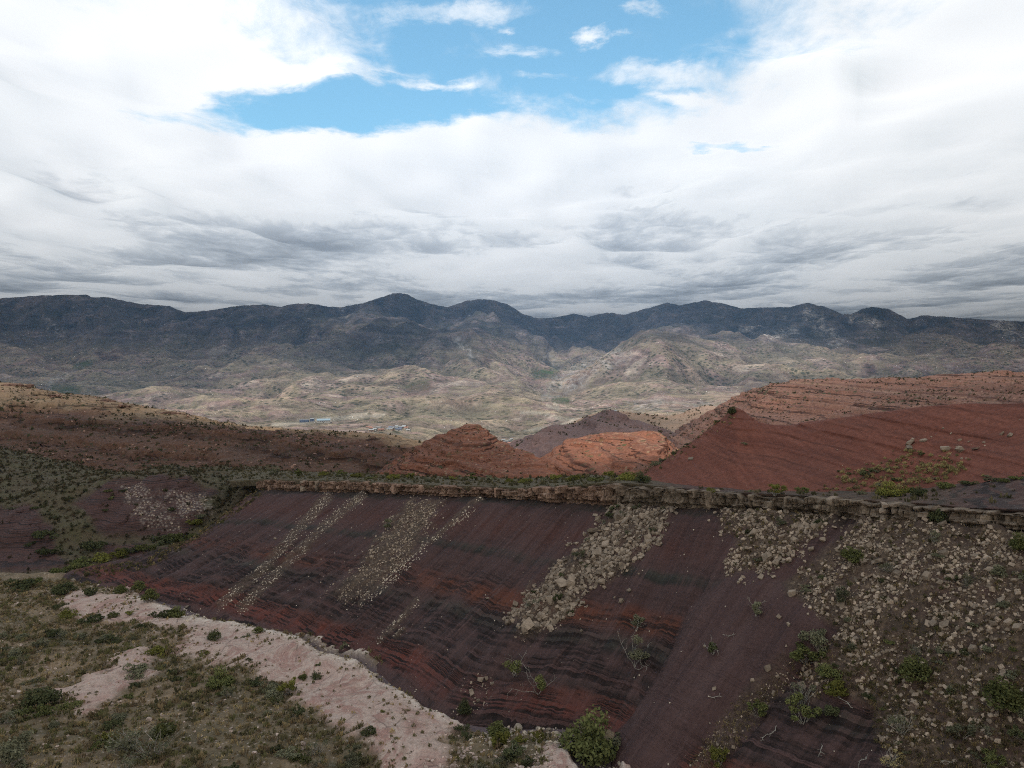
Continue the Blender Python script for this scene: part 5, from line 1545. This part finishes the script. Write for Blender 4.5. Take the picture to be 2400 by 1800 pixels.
# dead-topped shrubs clinging to the banded slope
def dead_shrub(px, py, wpx, hpx, label, seed, leaf='green', leafpos=0.35, ang=0.0):
    rng = np.random.default_rng(seed)
    p_, n_ = hit('scree', px, py)
    w, h = wpx * p_[1] / F, hpx * p_[1] / F
    e = link('shrub', None, label=label, cat='shrub', loc=tuple(p_))
    st = []
    for i in range(4):
        a = rng.normal(size=3) * np.array([0.4, 0.4, 0.2]) + np.array([0, 0, 1.0]); a /= np.linalg.norm(a)
        b = branch(rng, (0, 0, -0.1), a, h * (0.7 + 0.5 * rng.random()), 6, 0.26)
        st.append((b, 0.028 + 0.012 * rng.random(), 0.009))
        for j in (2, 3, 4, 5):
            d = b[j] - b[j - 1] + rng.normal(size=3) * 0.14 * h; d /= np.linalg.norm(d)
            st.append((branch(rng, b[j], d, h * 0.28 * rng.random() + 0.12 * h, 4, 0.4), 0.02, 0.008))
    SV, SF = tubes(st, 4)
    link('stem', mesh_from('dead_stem', SV, SF, [M_WOOD]), parent=e)
    m = 7
    cen = np.stack([rng.normal(size=m) * w * 0.2, rng.normal(size=m) * w * 0.2 - 0.2 * w, h * (leafpos * rng.random(m) + 0.1) + 0.25 * w], 1)
    V, Fq, A = leaf_cloud(rng, cen, np.full(m, w * 0.24), 900, 0.08, shell=0.2)
    link('crown', mesh_from('dead_crown', V, Fq, [LEAFMAT[leaf]], {'tint': A}, False), parent=e)


dead_shrub(1204, 1582, 46, 60, 'half-dead bush with white bare tips, leftmost of two low on the banded slope', 1)
dead_shrub(1262, 1625, 34, 84, 'tall half-dead bush with long white stems above a green base', 2, leafpos=0.3)
dead_shrub(1492, 1566, 50, 92, 'largest half-dead bush, grey-green, at the edge of the smooth fan', 3, 'olive', 0.7)
dead_shrub(1492, 1476, 32, 52, 'small silvery half-dead bush above the largest one', 4, 'olive', 0.5)
dead_shrub(1672, 1534, 28, 44, 'small half-dead bush on the smooth fan', 5, 'dark', 0.4)
dead_shrub(1772, 1446, 28, 50, 'half-dead bush under the dark green band high on the fan', 6, 'olive', 0.4)
dead_shrub(908, 1240, 22, 30, 'pale twiggy bush beside the narrower rock chute', 7, 'olive', 0.5)

# fallen bare branches
def fallen(px, py, lpx, ang, label, seed):
    rng = np.random.default_rng(seed)
    p_, n_ = hit('scree', px, py)
    L = lpx * p_[1] / F
    t = np.cross(n_, (0, 1, 0)); t /= np.linalg.norm(t); b_ = np.cross(n_, t)
    d = t * math.cos(ang) + b_ * math.sin(ang)
    main = branch(rng, (0, 0, 0), d, L, 7, 0.3)
    main -= n_ * ((main @ n_) * 0.8)[:, None]; main += n_ * 0.06
    st = [(main, 0.04, 0.012)]
    for j in range(2, 7):
        s = rng.normal(size=3) * 0.8 + d; s /= np.linalg.norm(s)
        q = branch(rng, main[j], s, L * 0.3, 4, 0.4); st.append((q, 0.02, 0.007))
    SV, SF = tubes(st, 4)
    link('fallen_branch', mesh_from('fallen_branch', SV, SF, [M_WOOD]), label=label, cat='branch', loc=tuple(p_))


for i, (x, y, l, a, lab) in enumerate([(1925, 1745, 40, 1.2, 'pale forked branch on dark banded rock below the loose bushes'), (1820, 1700, 44, 0.9, 'thin pale branch slanting over dark rock left of the bushes'), (1795, 1720, 22, 0.3, 'short bent pale branch on the dark rock'),
                                       (1660, 1630, 34, 2.4, 'grey fallen branch on the smooth fan'), (2000, 1660, 40, -0.8, 'pale branch in the bare red hollow of the talus'), (1690, 1485, 34, 2.2, 'bleached branch above the small bush on the fan'), (2030, 1775, 50, 0.8, 'long pale branch at the bottom edge by the dry bush'),
                                       (2190, 1785, 46, 2.0, 'pale root hanging at the bottom edge of the talus')]):
    fallen(x, y, l, a, lab, 50 + i)

# --- scrub too dense to count
def tuft(seed, n=26, h=0.8, spread=0.5, w=0.16):
    """a low tuft of pointed sprays, unit width"""
    r = np.random.default_rng(seed)
    V, T = [], []
    for i in range(n):
        an = r.random() * 6.283; rad = spread * math.sqrt(r.random())
        b = np.array([0.6 * rad * math.cos(an), 0.6 * rad * math.sin(an), 0.0])
        tip = np.array([rad * math.cos(an) * 1.0, rad * math.sin(an) * 1.0, h * (1 - 0.9 * (rad / spread) ** 2 * 0.8) * (0.6 + 0.5 * r.random())])
        m = 0.55 * tip + 0.45 * b + np.array([0, 0, 0.12 * h])
        s = np.cross(tip - b, r.normal(size=3)); s /= np.linalg.norm(s) + 1e-9
        k = len(V)
        V += [b, m - s * w * 0.5, m + s * w * 0.5, tip + r.normal(size=3) * 0.03]
        T += [[k, k + 1, k + 2], [k + 1, k + 3, k + 2]]
    return np.array(V), np.array(T)


TUFTS = [tuft(700 + i, 15, 0.75 + 0.1 * (i % 3), 0.5, 0.20) for i in range(7)]
GRASS = [tuft(800 + i, 10, 0.8, 0.45, 0.10) for i in range(6)]
DOTS = [tuft(850 + i, 8, 0.7, 0.5, 0.34) for i in range(5)]


def tufts(surf, w, n, lo, hi, tlo, thi, temps=TUFTS, power=1.6, tpow=1.0, hs=1.0):
    pos, nr = sample(surf, w, n)
    sz = lo + (hi - lo) * RNG.random(len(pos)) ** power
    nn = nr * 0.35 + np.array([0, 0, 0.65])
    R = rotmats(len(pos), nn, RNG, 0.12)
    tn = tlo + (thi - tlo) * RNG.random(len(pos)) ** tpow
    return merge(temps, pos - np.array([0, 0, 0.03]), R, np.stack([sz, sz, sz * hs * (0.7 + 0.5 * RNG.random(len(pos)))], 1), tn, RNG, 0.035)


cl = fbm(Gn[..., 0] * 0.12, Gn[..., 1] * 0.12, 6.0, 4)
wd = scrubw * (0.35 + sstep(-0.35, 0.35, cl)) * (Yn > 1360)
ws = scrubw * (0.35 + sstep(0.3, -0.3, cl)) * (Yn > 1360)
parts = [tufts('near', wd, 18000, 0.25, 1.2, 0.0, 0.78, power=2.0), tufts('near', ws, 12500, 0.3, 0.8, 0.60, 0.98, GRASS), tufts('near', slab_near * (Yn < 1840) * (Xn < 1400) * (0.1 + sstep(0.0, 0.4, cl)), 620, 0.2, 0.7, 0.1, 0.95)]
stuff('near_scrub', parts, M_SCRUB, 'dense low grey-green scrub and dry grass covering the near flat')
Gs = SURF['scree']
wsc = wt * (0.25 + sstep(1350, 1750, Y_)) * (X_ < 2480) + 0.4 * wpoly('scree', R_PATCH, 6, 10)
parts = [tufts('scree', wsc, 1300, 0.2, 0.7, 0.0, 0.8), tufts('scree', wsc + 1.2 * wl, 3200, 0.25, 0.6, 0.6, 0.98, GRASS)]
u_idx = np.arange(Gs.shape[1])[None, :] + 0 * X_
ARETE = [(612, 1150), (535, 1208), (440, 1266), (345, 1322), (250, 1335), (180, 1348)]
spur = (sstep(30, 10, poly_dist(X_, Y_, ARETE, closed=False)) * (u_idx < 70) + sstep(16, 4, poly_dist(X_, Y_, ARETE, closed=False)) * (u_idx < 160) + (u_idx < 40)) * (np.linspace(0, 1, Gs.shape[0])[:, None] < 0.97)
parts += [tufts('scree', spur.astype(float), 2600, 0.4, 1.2, 0.0, 0.95)]
stuff('slope_scrub', parts, M_SCRUB, 'thin dry scrub and grass between the stones of the slope')
Xb, Yb = PROJ['bench']
wb_ = sstep(1560, 1440, Xb) + 0.30 * sstep(1560, 1640, Xb)
vb = np.linspace(0, 1, SURF['bench'].shape[0])[:, None]
parts = [tufts('bench', wb_ * (vb > 0.06) * (vb < 0.8), 1500, 0.3, 1.1, 0.0, 0.98)]
stuff('bench_scrub', parts, M_BRIGHT, 'green and straw-coloured scrub on the ledge top')
Gv = SURF['valley']
Xv, Yv = PROJ['valley']
parts = [tufts('valley', (veg_valley + 0.10) * (Xv > -100) * (Yv > 1040), 5200, 0.4, 1.7, 0.0, 0.9), tufts('valley', veg_valley * (Xv > -100) * (Yv > 1040), 4200, 0.5, 1.2, 0.6, 0.98, GRASS)]
stuff('valley_scrub', parts, M_DRY, 'grey-green scrub covering the side valley banks and floor')
rocks = []
rubble('valley', rubl_valley * ((Xv > 0)), 520, 0.12, 0.7, 0, None, M_TALUS, None, None, parts=rocks, tint=(0.2, 0.9))
stuff('valley_rubble', rocks, M_TALUS, 'pale rubble tongues on the side valley scarp')
# scattered bushes and stones of the hills behind
hp, hr = [], []
for nm, n_, lo, hi in (('brown_ridge', 2600, 0.7, 2.2), ('red_mesa', 2400, 0.5, 1.7), ('tan_hill', 900, 1.0, 2.6), ('dark_ridge', 450, 0.8, 2.4), ('red_butte', 260, 0.4, 1.0)):
    g = SURF[nm]; x0, y0 = PROJ[nm]
    nvv = g.shape[0]
    w = ((x0 > -80) & (x0 < 2480)) * (np.linspace(0, 1, nvv)[:, None] < 0.8) * (0.15 + sstep(-0.1, 0.4, fbm(g[..., 0] * 0.03, g[..., 1] * 0.03, 2.0, 3)))
    hp.append(tufts(nm, w, n_, lo, hi, 0.0, 0.70, DOTS))
    rubble(nm, w, int(n_ * 0.9) if nm != 'red_butte' else 500, 0.25, 1.5 if nm != 'red_butte' else 0.8, 0, None, None, None, None, parts=hr, tint=(0.0, 0.6), power=3)
stuff('hill_scrub', hp, M_DRY, 'sparse dark scrub dotting the hills behind the ledge')
M_REDSTONE = plain_rock('reddish_stone', [(0.13, 0.07, 0.05), (0.20, 0.115, 0.082), (0.27, 0.17, 0.125)])
stuff('hill_rubble', hr, M_REDSTONE, 'reddish stones strewn over the hills behind the ledge')

# dark outcrops on the crest of the brown ridge
for sx_, sy_, w_, lab in ((40, 903, 60, 'dark broken rock outcrop at the left end of the sandy crest'), (120, 926, 44, 'dark outcrop right of the leftmost one on the sandy crest'), (238, 938, 50, 'low dark slab outcrop in the middle of the sandy crest'),
                          (285, 949, 40, 'dark outcrop trailing right of the low slab on the sandy crest'), (395, 966, 52, 'rightmost dark red outcrop at the end of the sandy crest')):
    p_, n_ = hit('brown_ridge', sx_, sy_)
    e = link('rock_outcrop', None, label=lab, cat='outcrop', loc=tuple(p_))
    L_ = w_ * p_[1] / F
    for k in range(9):
        V, T = ROCKS[RNG.integers(0, len(ROCKS))]
        o = link('rock_slab', mesh_from('outcrop_slab', V, T, [M_REDSTONE], {'tint': np.full(len(V), 0.02)}, False), parent=e)
        s = L_ * RNG.uniform(0.22, 0.42)
        o.matrix_local = Matrix.Translation(np.array([(k / 8 - 0.5) * L_, RNG.normal() * 0.06 * L_, -0.15 * s + 0.25 * s * RNG.random()])) @ Matrix.Rotation(RNG.normal() * 0.4, 4, 'Z') @ Matrix.Diagonal((s, s * 0.8, s * 0.55, 1))

# straw tussocks and blocks of the red clay hill
TUS = [mesh_from('tussock_shape', *tuft(900 + i, 60, 0.62, 0.5, 0.10), [M_STRAW], {'tint': np.random.default_rng(i).random(240) * 0.9}, False) for i in range(4)]
Xr, Yr = PROJ['redslope']
wr = sstep(-20, 20, poly_dist(Xr, Yr, [(1960, 1115), (2080, 1085), (2180, 1072), (2260, 1085), (2290, 1110), (2230, 1140), (2120, 1150), (2000, 1150), (1930, 1145)]) + 30 * fbm(SURF['redslope'][..., 0] * 0.2, SURF['redslope'][..., 1] * 0.2, 4.0, 3))
pos, nr = sample('redslope', wr, 170)
for p_ in pos:
    o = link('grass_tussock', TUS[RNG.integers(0, 4)], label='straw-coloured grass tussock on the red clay hill', cat='tussock', group='tussocks on the red clay hill')
    s = float(RNG.uniform(0.45, 0.95))
    o.matrix_world = Matrix.Translation(p_) @ Matrix.Rotation(RNG.random() * 6, 4, 'Z') @ Matrix.Diagonal((s, s, s * 0.95, 1))
for sx_, sy_, w_, lab, fl_ in ((2132, 1040, 30, 'dark slab-like boulder, leftmost of the two big ones high on the red hill', 0.7), (2166, 1033, 22, 'tilted slab boulder beside the dark one on the red hill', 0.6), (2130, 1052, 26, 'pale broken block just below the dark slab on the red hill', 0.6),
                               (2216, 1052, 32, 'wide low boulder in the middle of the red hill block field', 0.6), (2250, 1055, 22, 'upright block right of the wide boulder on the red hill', 1.3), (2283, 1053, 24, 'flat tilted block at the right of the red hill block field', 0.5),
                               (2350, 1016, 16, 'pale block high near the right edge of the red hill', 0.8), (2368, 1020, 18, 'pale split block beside the highest one of the red hill', 0.7), (1618, 1074, 18, 'single flat slab alone on the left part of the red hill', 0.4)):
    p_, n_ = hit('redslope', sx_, sy_)
    place_rock('boulder', p_, n_, 0.78 * w_ * p_[1] / F, M_TALUS, lab, None, RNG, False, fl_)
rs = []
wbk = sstep(-20, 20, poly_dist(Xr, Yr, [(2080, 1060), (2120, 1035), (2260, 1025), (2310, 1045), (2280, 1075), (2200, 1070), (2120, 1080), (2060, 1080)]) + 20 * fbm(SURF['redslope'][..., 0] * 0.3, SURF['redslope'][..., 1] * 0.3, 4.0, 3))
rubble('redslope', wbk, 170, 0.1, 0.55, 0, None, None, None, None, parts=rs, tint=(0.1, 0.8), power=3)
rubble('redslope', (Yr > 960) * 1.0, 240, 0.06, 0.25, 0, None, None, None, None, parts=rs, tint=(0.0, 0.6), power=3)
stuff('red_hill_stones', rs, M_TALUS, 'small pale stones scattered on the red clay hill')
rp = [tufts('redslope', wr, 260, 0.3, 0.7, 0.4, 0.95)]
fl = sstep(30, 5, poly_dist(Xr, Yr, [(1400, 1128), (1500, 1106), (1560, 1074), (1650, 1010), (1700, 975)], closed=False))
rp.append(tufts('redslope', fl, 260, 0.3, 0.9, 0.0, 0.95))
stuff('red_hill_scrub', rp, M_SCRUB, 'dry scrub along the foot and left flank of the red hill')

# ---------------------------------------------------------------- the ledge: a wall of jointed blocks
lp = np.linspace(600, 2900, 700)
LB = P(lp, ip(lp, CAP_B), rim_D(lp)); LT = P(lp, ip(lp, CAP_T), rim_D(lp))
cum = np.concatenate([[0], np.cumsum(np.linalg.norm(np.diff(LB[:, :2], axis=0), axis=1))])
tang = np.gradient(LB[:, :2], axis=0); tang /= np.linalg.norm(tang, axis=1)[:, None]
outw = np.stack([tang[:, 1], -tang[:, 0]], 1)
if outw[350, 1] > 0: outw = -outw
NU, NV = 2200, 26
sg = np.linspace(0, cum[-1], NU)
fB = np.stack([np.interp(sg, cum, LB[:, k]) for k in range(3)], 1); fT = np.stack([np.interp(sg, cum, LT[:, k]) for k in range(3)], 1)
fO = np.stack([np.interp(sg, cum, outw[:, k]) for k in range(2)], 1); fO /= np.linalg.norm(fO, axis=1)[:, None]


def cells(s, h, width, height, seed):
    """random offsets of jointed blocks: (offset, closeness to a joint)"""
    row = np.floor(h / height + 0.25 * perlin(s * 0.12, seed) + 0.31 * seed)
    u = s / width + 0.37 * row * (1 + seed) + 0.35 * perlin(s * 0.6 / width, row * 3.1, seed)
    c = np.floor(u)
    hsh = np.sin(c * 127.1 + row * 311.7 + seed * 74.7) * 43758.5453
    return hsh - np.floor(hsh), np.minimum(u - c, 1 - u + c) * width


hv = np.linspace(-0.28, 1.0, NV)[:, None]
Hh = (fT - fB)[:, 2][None, :]
S_, H_ = sg[None, :] + 0 * hv, hv * Hh
o1, j1 = cells(S_, H_, 1.3, 1.4, 1.0); o2, j2 = cells(S_, H_, 0.55, 0.75, 2.0); o3, j3 = cells(S_, H_, 3.4, 5.0, 3.0)
dq = 0.75 * (o1 - 0.5) + 0.45 * (o2 - 0.5) + 0.7 * (o3 - 0.5) + 0.35 * fbm(S_ * 0.8, H_ * 0.9, 2.0, 3)
dq -= 0.30 * sstep(0.10, 0.0, j1) + 0.12 * sstep(0.07, 0.0, j2)
dq += 0.25 * sstep(0.55, 0.95, hv) - 0.55 * sstep(0.12, -0.1, hv)
Gl = fB[None] + (fT - fB)[None] * hv[..., None]
Gl[..., 2] += sstep(0.7, 1.0, hv) * (0.30 * (o1 - 0.5) + 0.25 * (o3 - 0.5))
notch = sstep(0.12, 0.42, fbm(S_ * 0.16, 0 * S_, 6.0, 3)) * sstep(0.25, 0.7, hv)
Gl[..., 2] -= notch * 0.35 * Hh + sstep(0.5, 1.0, hv) * 0.22 * Hh * (0.5 + 0.8 * fbm(S_ * 0.07, 0 * S_, 2.0, 2))
dq -= 0.55 * notch
Gl[..., :2] += fO[None] * (dq + 0.05)[..., None]
lid = Gl[-1:].copy(); lid[..., :2] -= fO[None] * 1.3; lid[..., 2] += 0.08
foot = Gl[:1].copy(); foot[..., :2] -= fO[None] * 1.0
Gl = np.concatenate([foot, Gl, lid], 0)
px_l = np.interp(sg, cum, lp)
pk = np.clip(sstep(1480, 1380, px_l) * 0.9 + 0.25 * fbm(sg * 0.1, 3.0, 1.0, 2), 0, 1)
tint_l = np.concatenate([o1[:1], 0.5 * o1 + 0.5 * o2, 0.2 * o1[-1:]], 0)


def ledge_mat():
    t = NT('fractured_ledge')
    pos = t.pos()
    ti = t.attr('tint')
    n = t.noise(pos, 0.8, 7.0, 0.68)
    vs = t.noise(t.mapping(pos, (1.6, 1.6, 0.22)), 1.0, 6.0, 0.65)
    g = t.ramp(n, [(0.25, (0.085, 0.062, 0.044)), (0.5, (0.165, 0.122, 0.086)), (0.75, (0.25, 0.188, 0.132))])
    k = t.ramp(n, [(0.25, (0.105, 0.064, 0.046)), (0.45, (0.20, 0.118, 0.080)), (0.6, (0.27, 0.17, 0.118)), (0.75, (0.34, 0.26, 0.20))])
    c = t.mix(t.attr('pink'), g, k)
    c = t.mix(1.0, c, t.ramp(ti, [(0.0, 0.62), (1.0, 1.30)]), 'MULTIPLY')
    c = t.mix(t.rng(vs, 0.36, 0.5, 0.65, 0.0), c, t.mix(1.0, c, (0.42, 0.41, 0.42), 'MULTIPLY'))
    return t.finish(c, 0.95, t.bump(t.math('ADD', n, t.math('MULTIPLY', vs, 0.6)), 0.8, 0.35))


nvl = Gl.shape[0]
fcs = grid_faces(nvl, NU)[:, ::-1]
ledge = link('rock_ledge', mesh_from('rock_ledge', Gl, fcs, [ledge_mat()], {'tint': tint_l.ravel(), 'pink': np.repeat(pk[None], nvl, 0).ravel()}, False), kind='structure')


def block_mesh(seed, mat):
    r = np.random.default_rng(seed)
    bm = bmesh.new()
    for i in range(8):
        s = np.array([(i & 1) * 2 - 1, (i >> 1 & 1) * 2 - 1, (i >> 2 & 1) * 2 - 1], float)
        bm.verts.new(s * (0.5 - 0.24 * r.random(3) ** 1.3))
    for i in range(7):
        d = np.array([r.uniform(-1, 1), -1.0, r.uniform(-1, 1)]) if i < 5 else np.array([r.uniform(-1, 1), r.uniform(-1, 1), 1.0])
        bm.verts.new(d * 0.5 * (0.85 + 0.3 * r.random()))
    bmesh.ops.convex_hull(bm, input=bm.verts)
    bmesh.ops.delete(bm, geom=[v for v in bm.verts if not v.link_faces], context='VERTS')
    me = bpy.data.meshes.new('block_shape'); bm.to_mesh(me); bm.free()
    at = me.attributes.new('tint', 'FLOAT', 'POINT'); at.data.foreach_set('value', np.full(len(me.vertices), 0.2, np.float32))
    me.materials.append(mat)
    return me


BL = [block_mesh(i, M_LEDGE) for i in range(10)]
BLP = [block_mesh(20 + i, M_LEDGE_PINK) for i in range(10)]
pos_s = 0.0
rng = np.random.default_rng(77)
while pos_s < cum[-1]:
    i = int(np.searchsorted(cum, pos_s)); i = min(i, 699)
    a, b = LB[i], LT[i]
    H = b[2] - a[2]
    near = lp[i] > 1430
    wdt = rng.uniform(0.45, 1.5) if not near else rng.uniform(0.35, 1.1)
    if rng.random() < (0.92 if lp[i] < 1430 else 0.88):
        pos_s += wdt; continue
    nrow = 1 if rng.random() < (0.45 if not near else 0.2) else (2 if rng.random() < 0.75 else 3)
    cuts = np.sort(np.concatenate([[0, 1], (np.arange(1, nrow) + rng.uniform(-0.22, 0.22, nrow - 1)) / nrow]))
    ang = math.atan2(tang[i, 1], tang[i, 0])
    for k in range(nrow):
        h = (cuts[k + 1] - cuts[k]) * H
        dep = rng.uniform(1.3, 1.9)
        off = rng.uniform(-0.35, 0.35) + (0.2 if k == nrow - 1 else 0.0) + 0.6 * float(perlin(pos_s * 0.22, 1.0)) + 0.3 * float(perlin(pos_s * 0.9, 4.0))
        c = a + (b - a) * 0.5 * (cuts[k] + cuts[k + 1])
        pink = (lp[i] < 1400) and rng.random() < 0.75 or (1400 < lp[i] < 1560 and rng.random() < 0.2)
        o = link('rock_block', (BLP if pink else BL)[rng.integers(0, 10)], parent=ledge)
        top_j = rng.uniform(-0.25, 0.2) * H if k == nrow - 1 else 0
        o.matrix_world = (Matrix.Translation((c[0] + outw[i, 0] * (off - 0.5), c[1] + outw[i, 1] * (off - 0.5), c[2] + top_j * 0.25 - (0.12 * H if k == 0 else 0))) @ Matrix.Rotation(ang + rng.normal() * 0.28, 4, 'Z')
                          @ Matrix.Rotation(rng.normal() * 0.06, 4, 'Y') @ Matrix.Diagonal((wdt * rng.uniform(1.0, 1.25), dep, 0.85 * h * rng.uniform(1.02, 1.2) + top_j * 0.5 + (0.2 * H if k == 0 else 0), 1)))
    pos_s += wdt * 0.92

# ---------------------------------------------------------------- far houses
M_WALLW = simple_mat('whitewashed_wall', (0.34, 0.31, 0.265)); M_ADOBE = simple_mat('adobe_wall', (0.30, 0.20, 0.14)); M_TIN = simple_mat('pale_blue_tin_roof', (0.20, 0.255, 0.28), 0.7, 0.1, 0.3)
M_DKROOF = simple_mat('dark_sheet_roof', (0.09, 0.11, 0.15), 0.6); M_TILE = simple_mat('rust_tile_roof', (0.26, 0.13, 0.09)); M_HOLE = simple_mat('dark_opening', (0.02, 0.02, 0.022))
M_GREYROOF = simple_mat('grey_sheet_roof', (0.24, 0.24, 0.23), 0.6)


def box_part(name, parent, x0, x1, y0, y1, z0, z1, mat):
    v = [(x, y, z) for z in (z0, z1) for y in (y0, y1) for x in (x0, x1)]
    f = [(0, 2, 3, 1), (4, 5, 7, 6), (0, 1, 5, 4), (2, 6, 7, 3), (0, 4, 6, 2), (1, 3, 7, 5)]
    me = bpy.data.meshes.new(name); me.from_pydata(v, [], f); me.materials.append(mat); me.update()
    return link(name, me, parent=parent)


def house(surf, px, py, w, d, h, roofh, wall, roof, label, group=None, rot=0.0, windows=2, name='house', p=None):
    p_ = hit(surf, px, py)[0] if p is None else p
    e = link(name, None, label=label, cat='building', group=group, loc=(p_[0], p_[1], p_[2] - 0.3))
    e.rotation_euler = (0, 0, rot)
    box_part('wall', e, -w / 2, w / 2, -d / 2, d / 2, -2.0, h, wall)
    o = 0.5
    v = [(-w / 2 - o, -d / 2 - o, h), (w / 2 + o, -d / 2 - o, h), (w / 2 + o, d / 2 + o, h), (-w / 2 - o, d / 2 + o, h), (-w / 2 - o, 0, h + roofh), (w / 2 + o, 0, h + roofh)]
    v = [(a, b, c + 0.02) for a, b, c in v] + [(a, b, c + 0.2) for a, b, c in v]
    f = [(6, 7, 11, 10), (8, 9, 10, 11), (0, 4, 5, 1), (2, 5, 4, 3), (0, 1, 7, 6), (2, 3, 9, 8), (0, 6, 10, 4), (3, 4, 10, 9), (1, 5, 11, 7), (2, 8, 11, 5)]
    me = bpy.data.meshes.new('roof'); me.from_pydata(v, [], f); me.materials.append(roof); me.update()
    link('roof', me, parent=e)
    box_part('door', e, -0.6, 0.6, -d / 2 - 0.04, -d / 2 + 0.05, -0.2, min(2.2, h - 0.4), M_HOLE)
    for k in range(windows):
        x = -w / 2 + (k + 0.5) * w / windows + (w * 0.18 if windows == 1 else 0)
        if abs(x) < 1.3: x += 2.0
        box_part('window', e, x - 0.6, x + 0.6, -d / 2 - 0.04, -d / 2 + 0.05, h * 0.4, h * 0.75, M_HOLE)


house('far', 757, 988, 30, 13, 5, 3.6, M_WALLW, M_TIN, 'long shed with pale blue metal roof on the valley terrace', None, 0.25, 6, 'shed')
pS = hit('far', 757, 988)[0]
house('far', 0, 0, 20, 12, 5, 1.2, M_DKROOF, M_DKROOF, 'dark low annexe left of the pale blue shed', None, 0.1, 3, 'annexe', pS + np.array([-44, -4, 0.5]))
house('far', 0, 0, 9, 7, 6, 1.0, M_DKROOF, M_GREYROOF, 'small dark block between the annexe and the blue shed', None, 0.1, 1, 'outbuilding', pS + np.array([-30, 12, 1.5]))
house('tan_hill', 1437, 968, 4.6, 3.6, 2.2, 0.5, M_WALLW, M_GREYROOF, 'lone white house on the crest of the tan hill', None, 0.0, 1)
rg = np.random.default_rng(9)
for i in range(22):
    house('far', 858 + 100 * rg.random(), 1000 + 10 * rg.random(), rg.uniform(6, 12), rg.uniform(5, 8), rg.uniform(2.6, 4), rg.uniform(0.8, 1.6), [M_WALLW, M_ADOBE, M_WALLW][i % 3], [M_GREYROOF, M_TILE, M_GREYROOF, M_DKROOF][i % 4],
          'small house in the far village left of the red butte', 'houses of the left far village', rg.uniform(-0.6, 0.6), 1)
for i in range(14):
    house('far', 1178 + 66 * rg.random(), 1030 + 12 * rg.random(), rg.uniform(5, 10), rg.uniform(4, 7), rg.uniform(2.6, 4), rg.uniform(0.8, 1.4), [M_WALLW, M_ADOBE][i % 2], [M_GREYROOF, M_TILE, M_GREYROOF][i % 3],
          'small house in the far village right of the red butte', 'houses of the right far village', rg.uniform(-0.6, 0.6), 1)
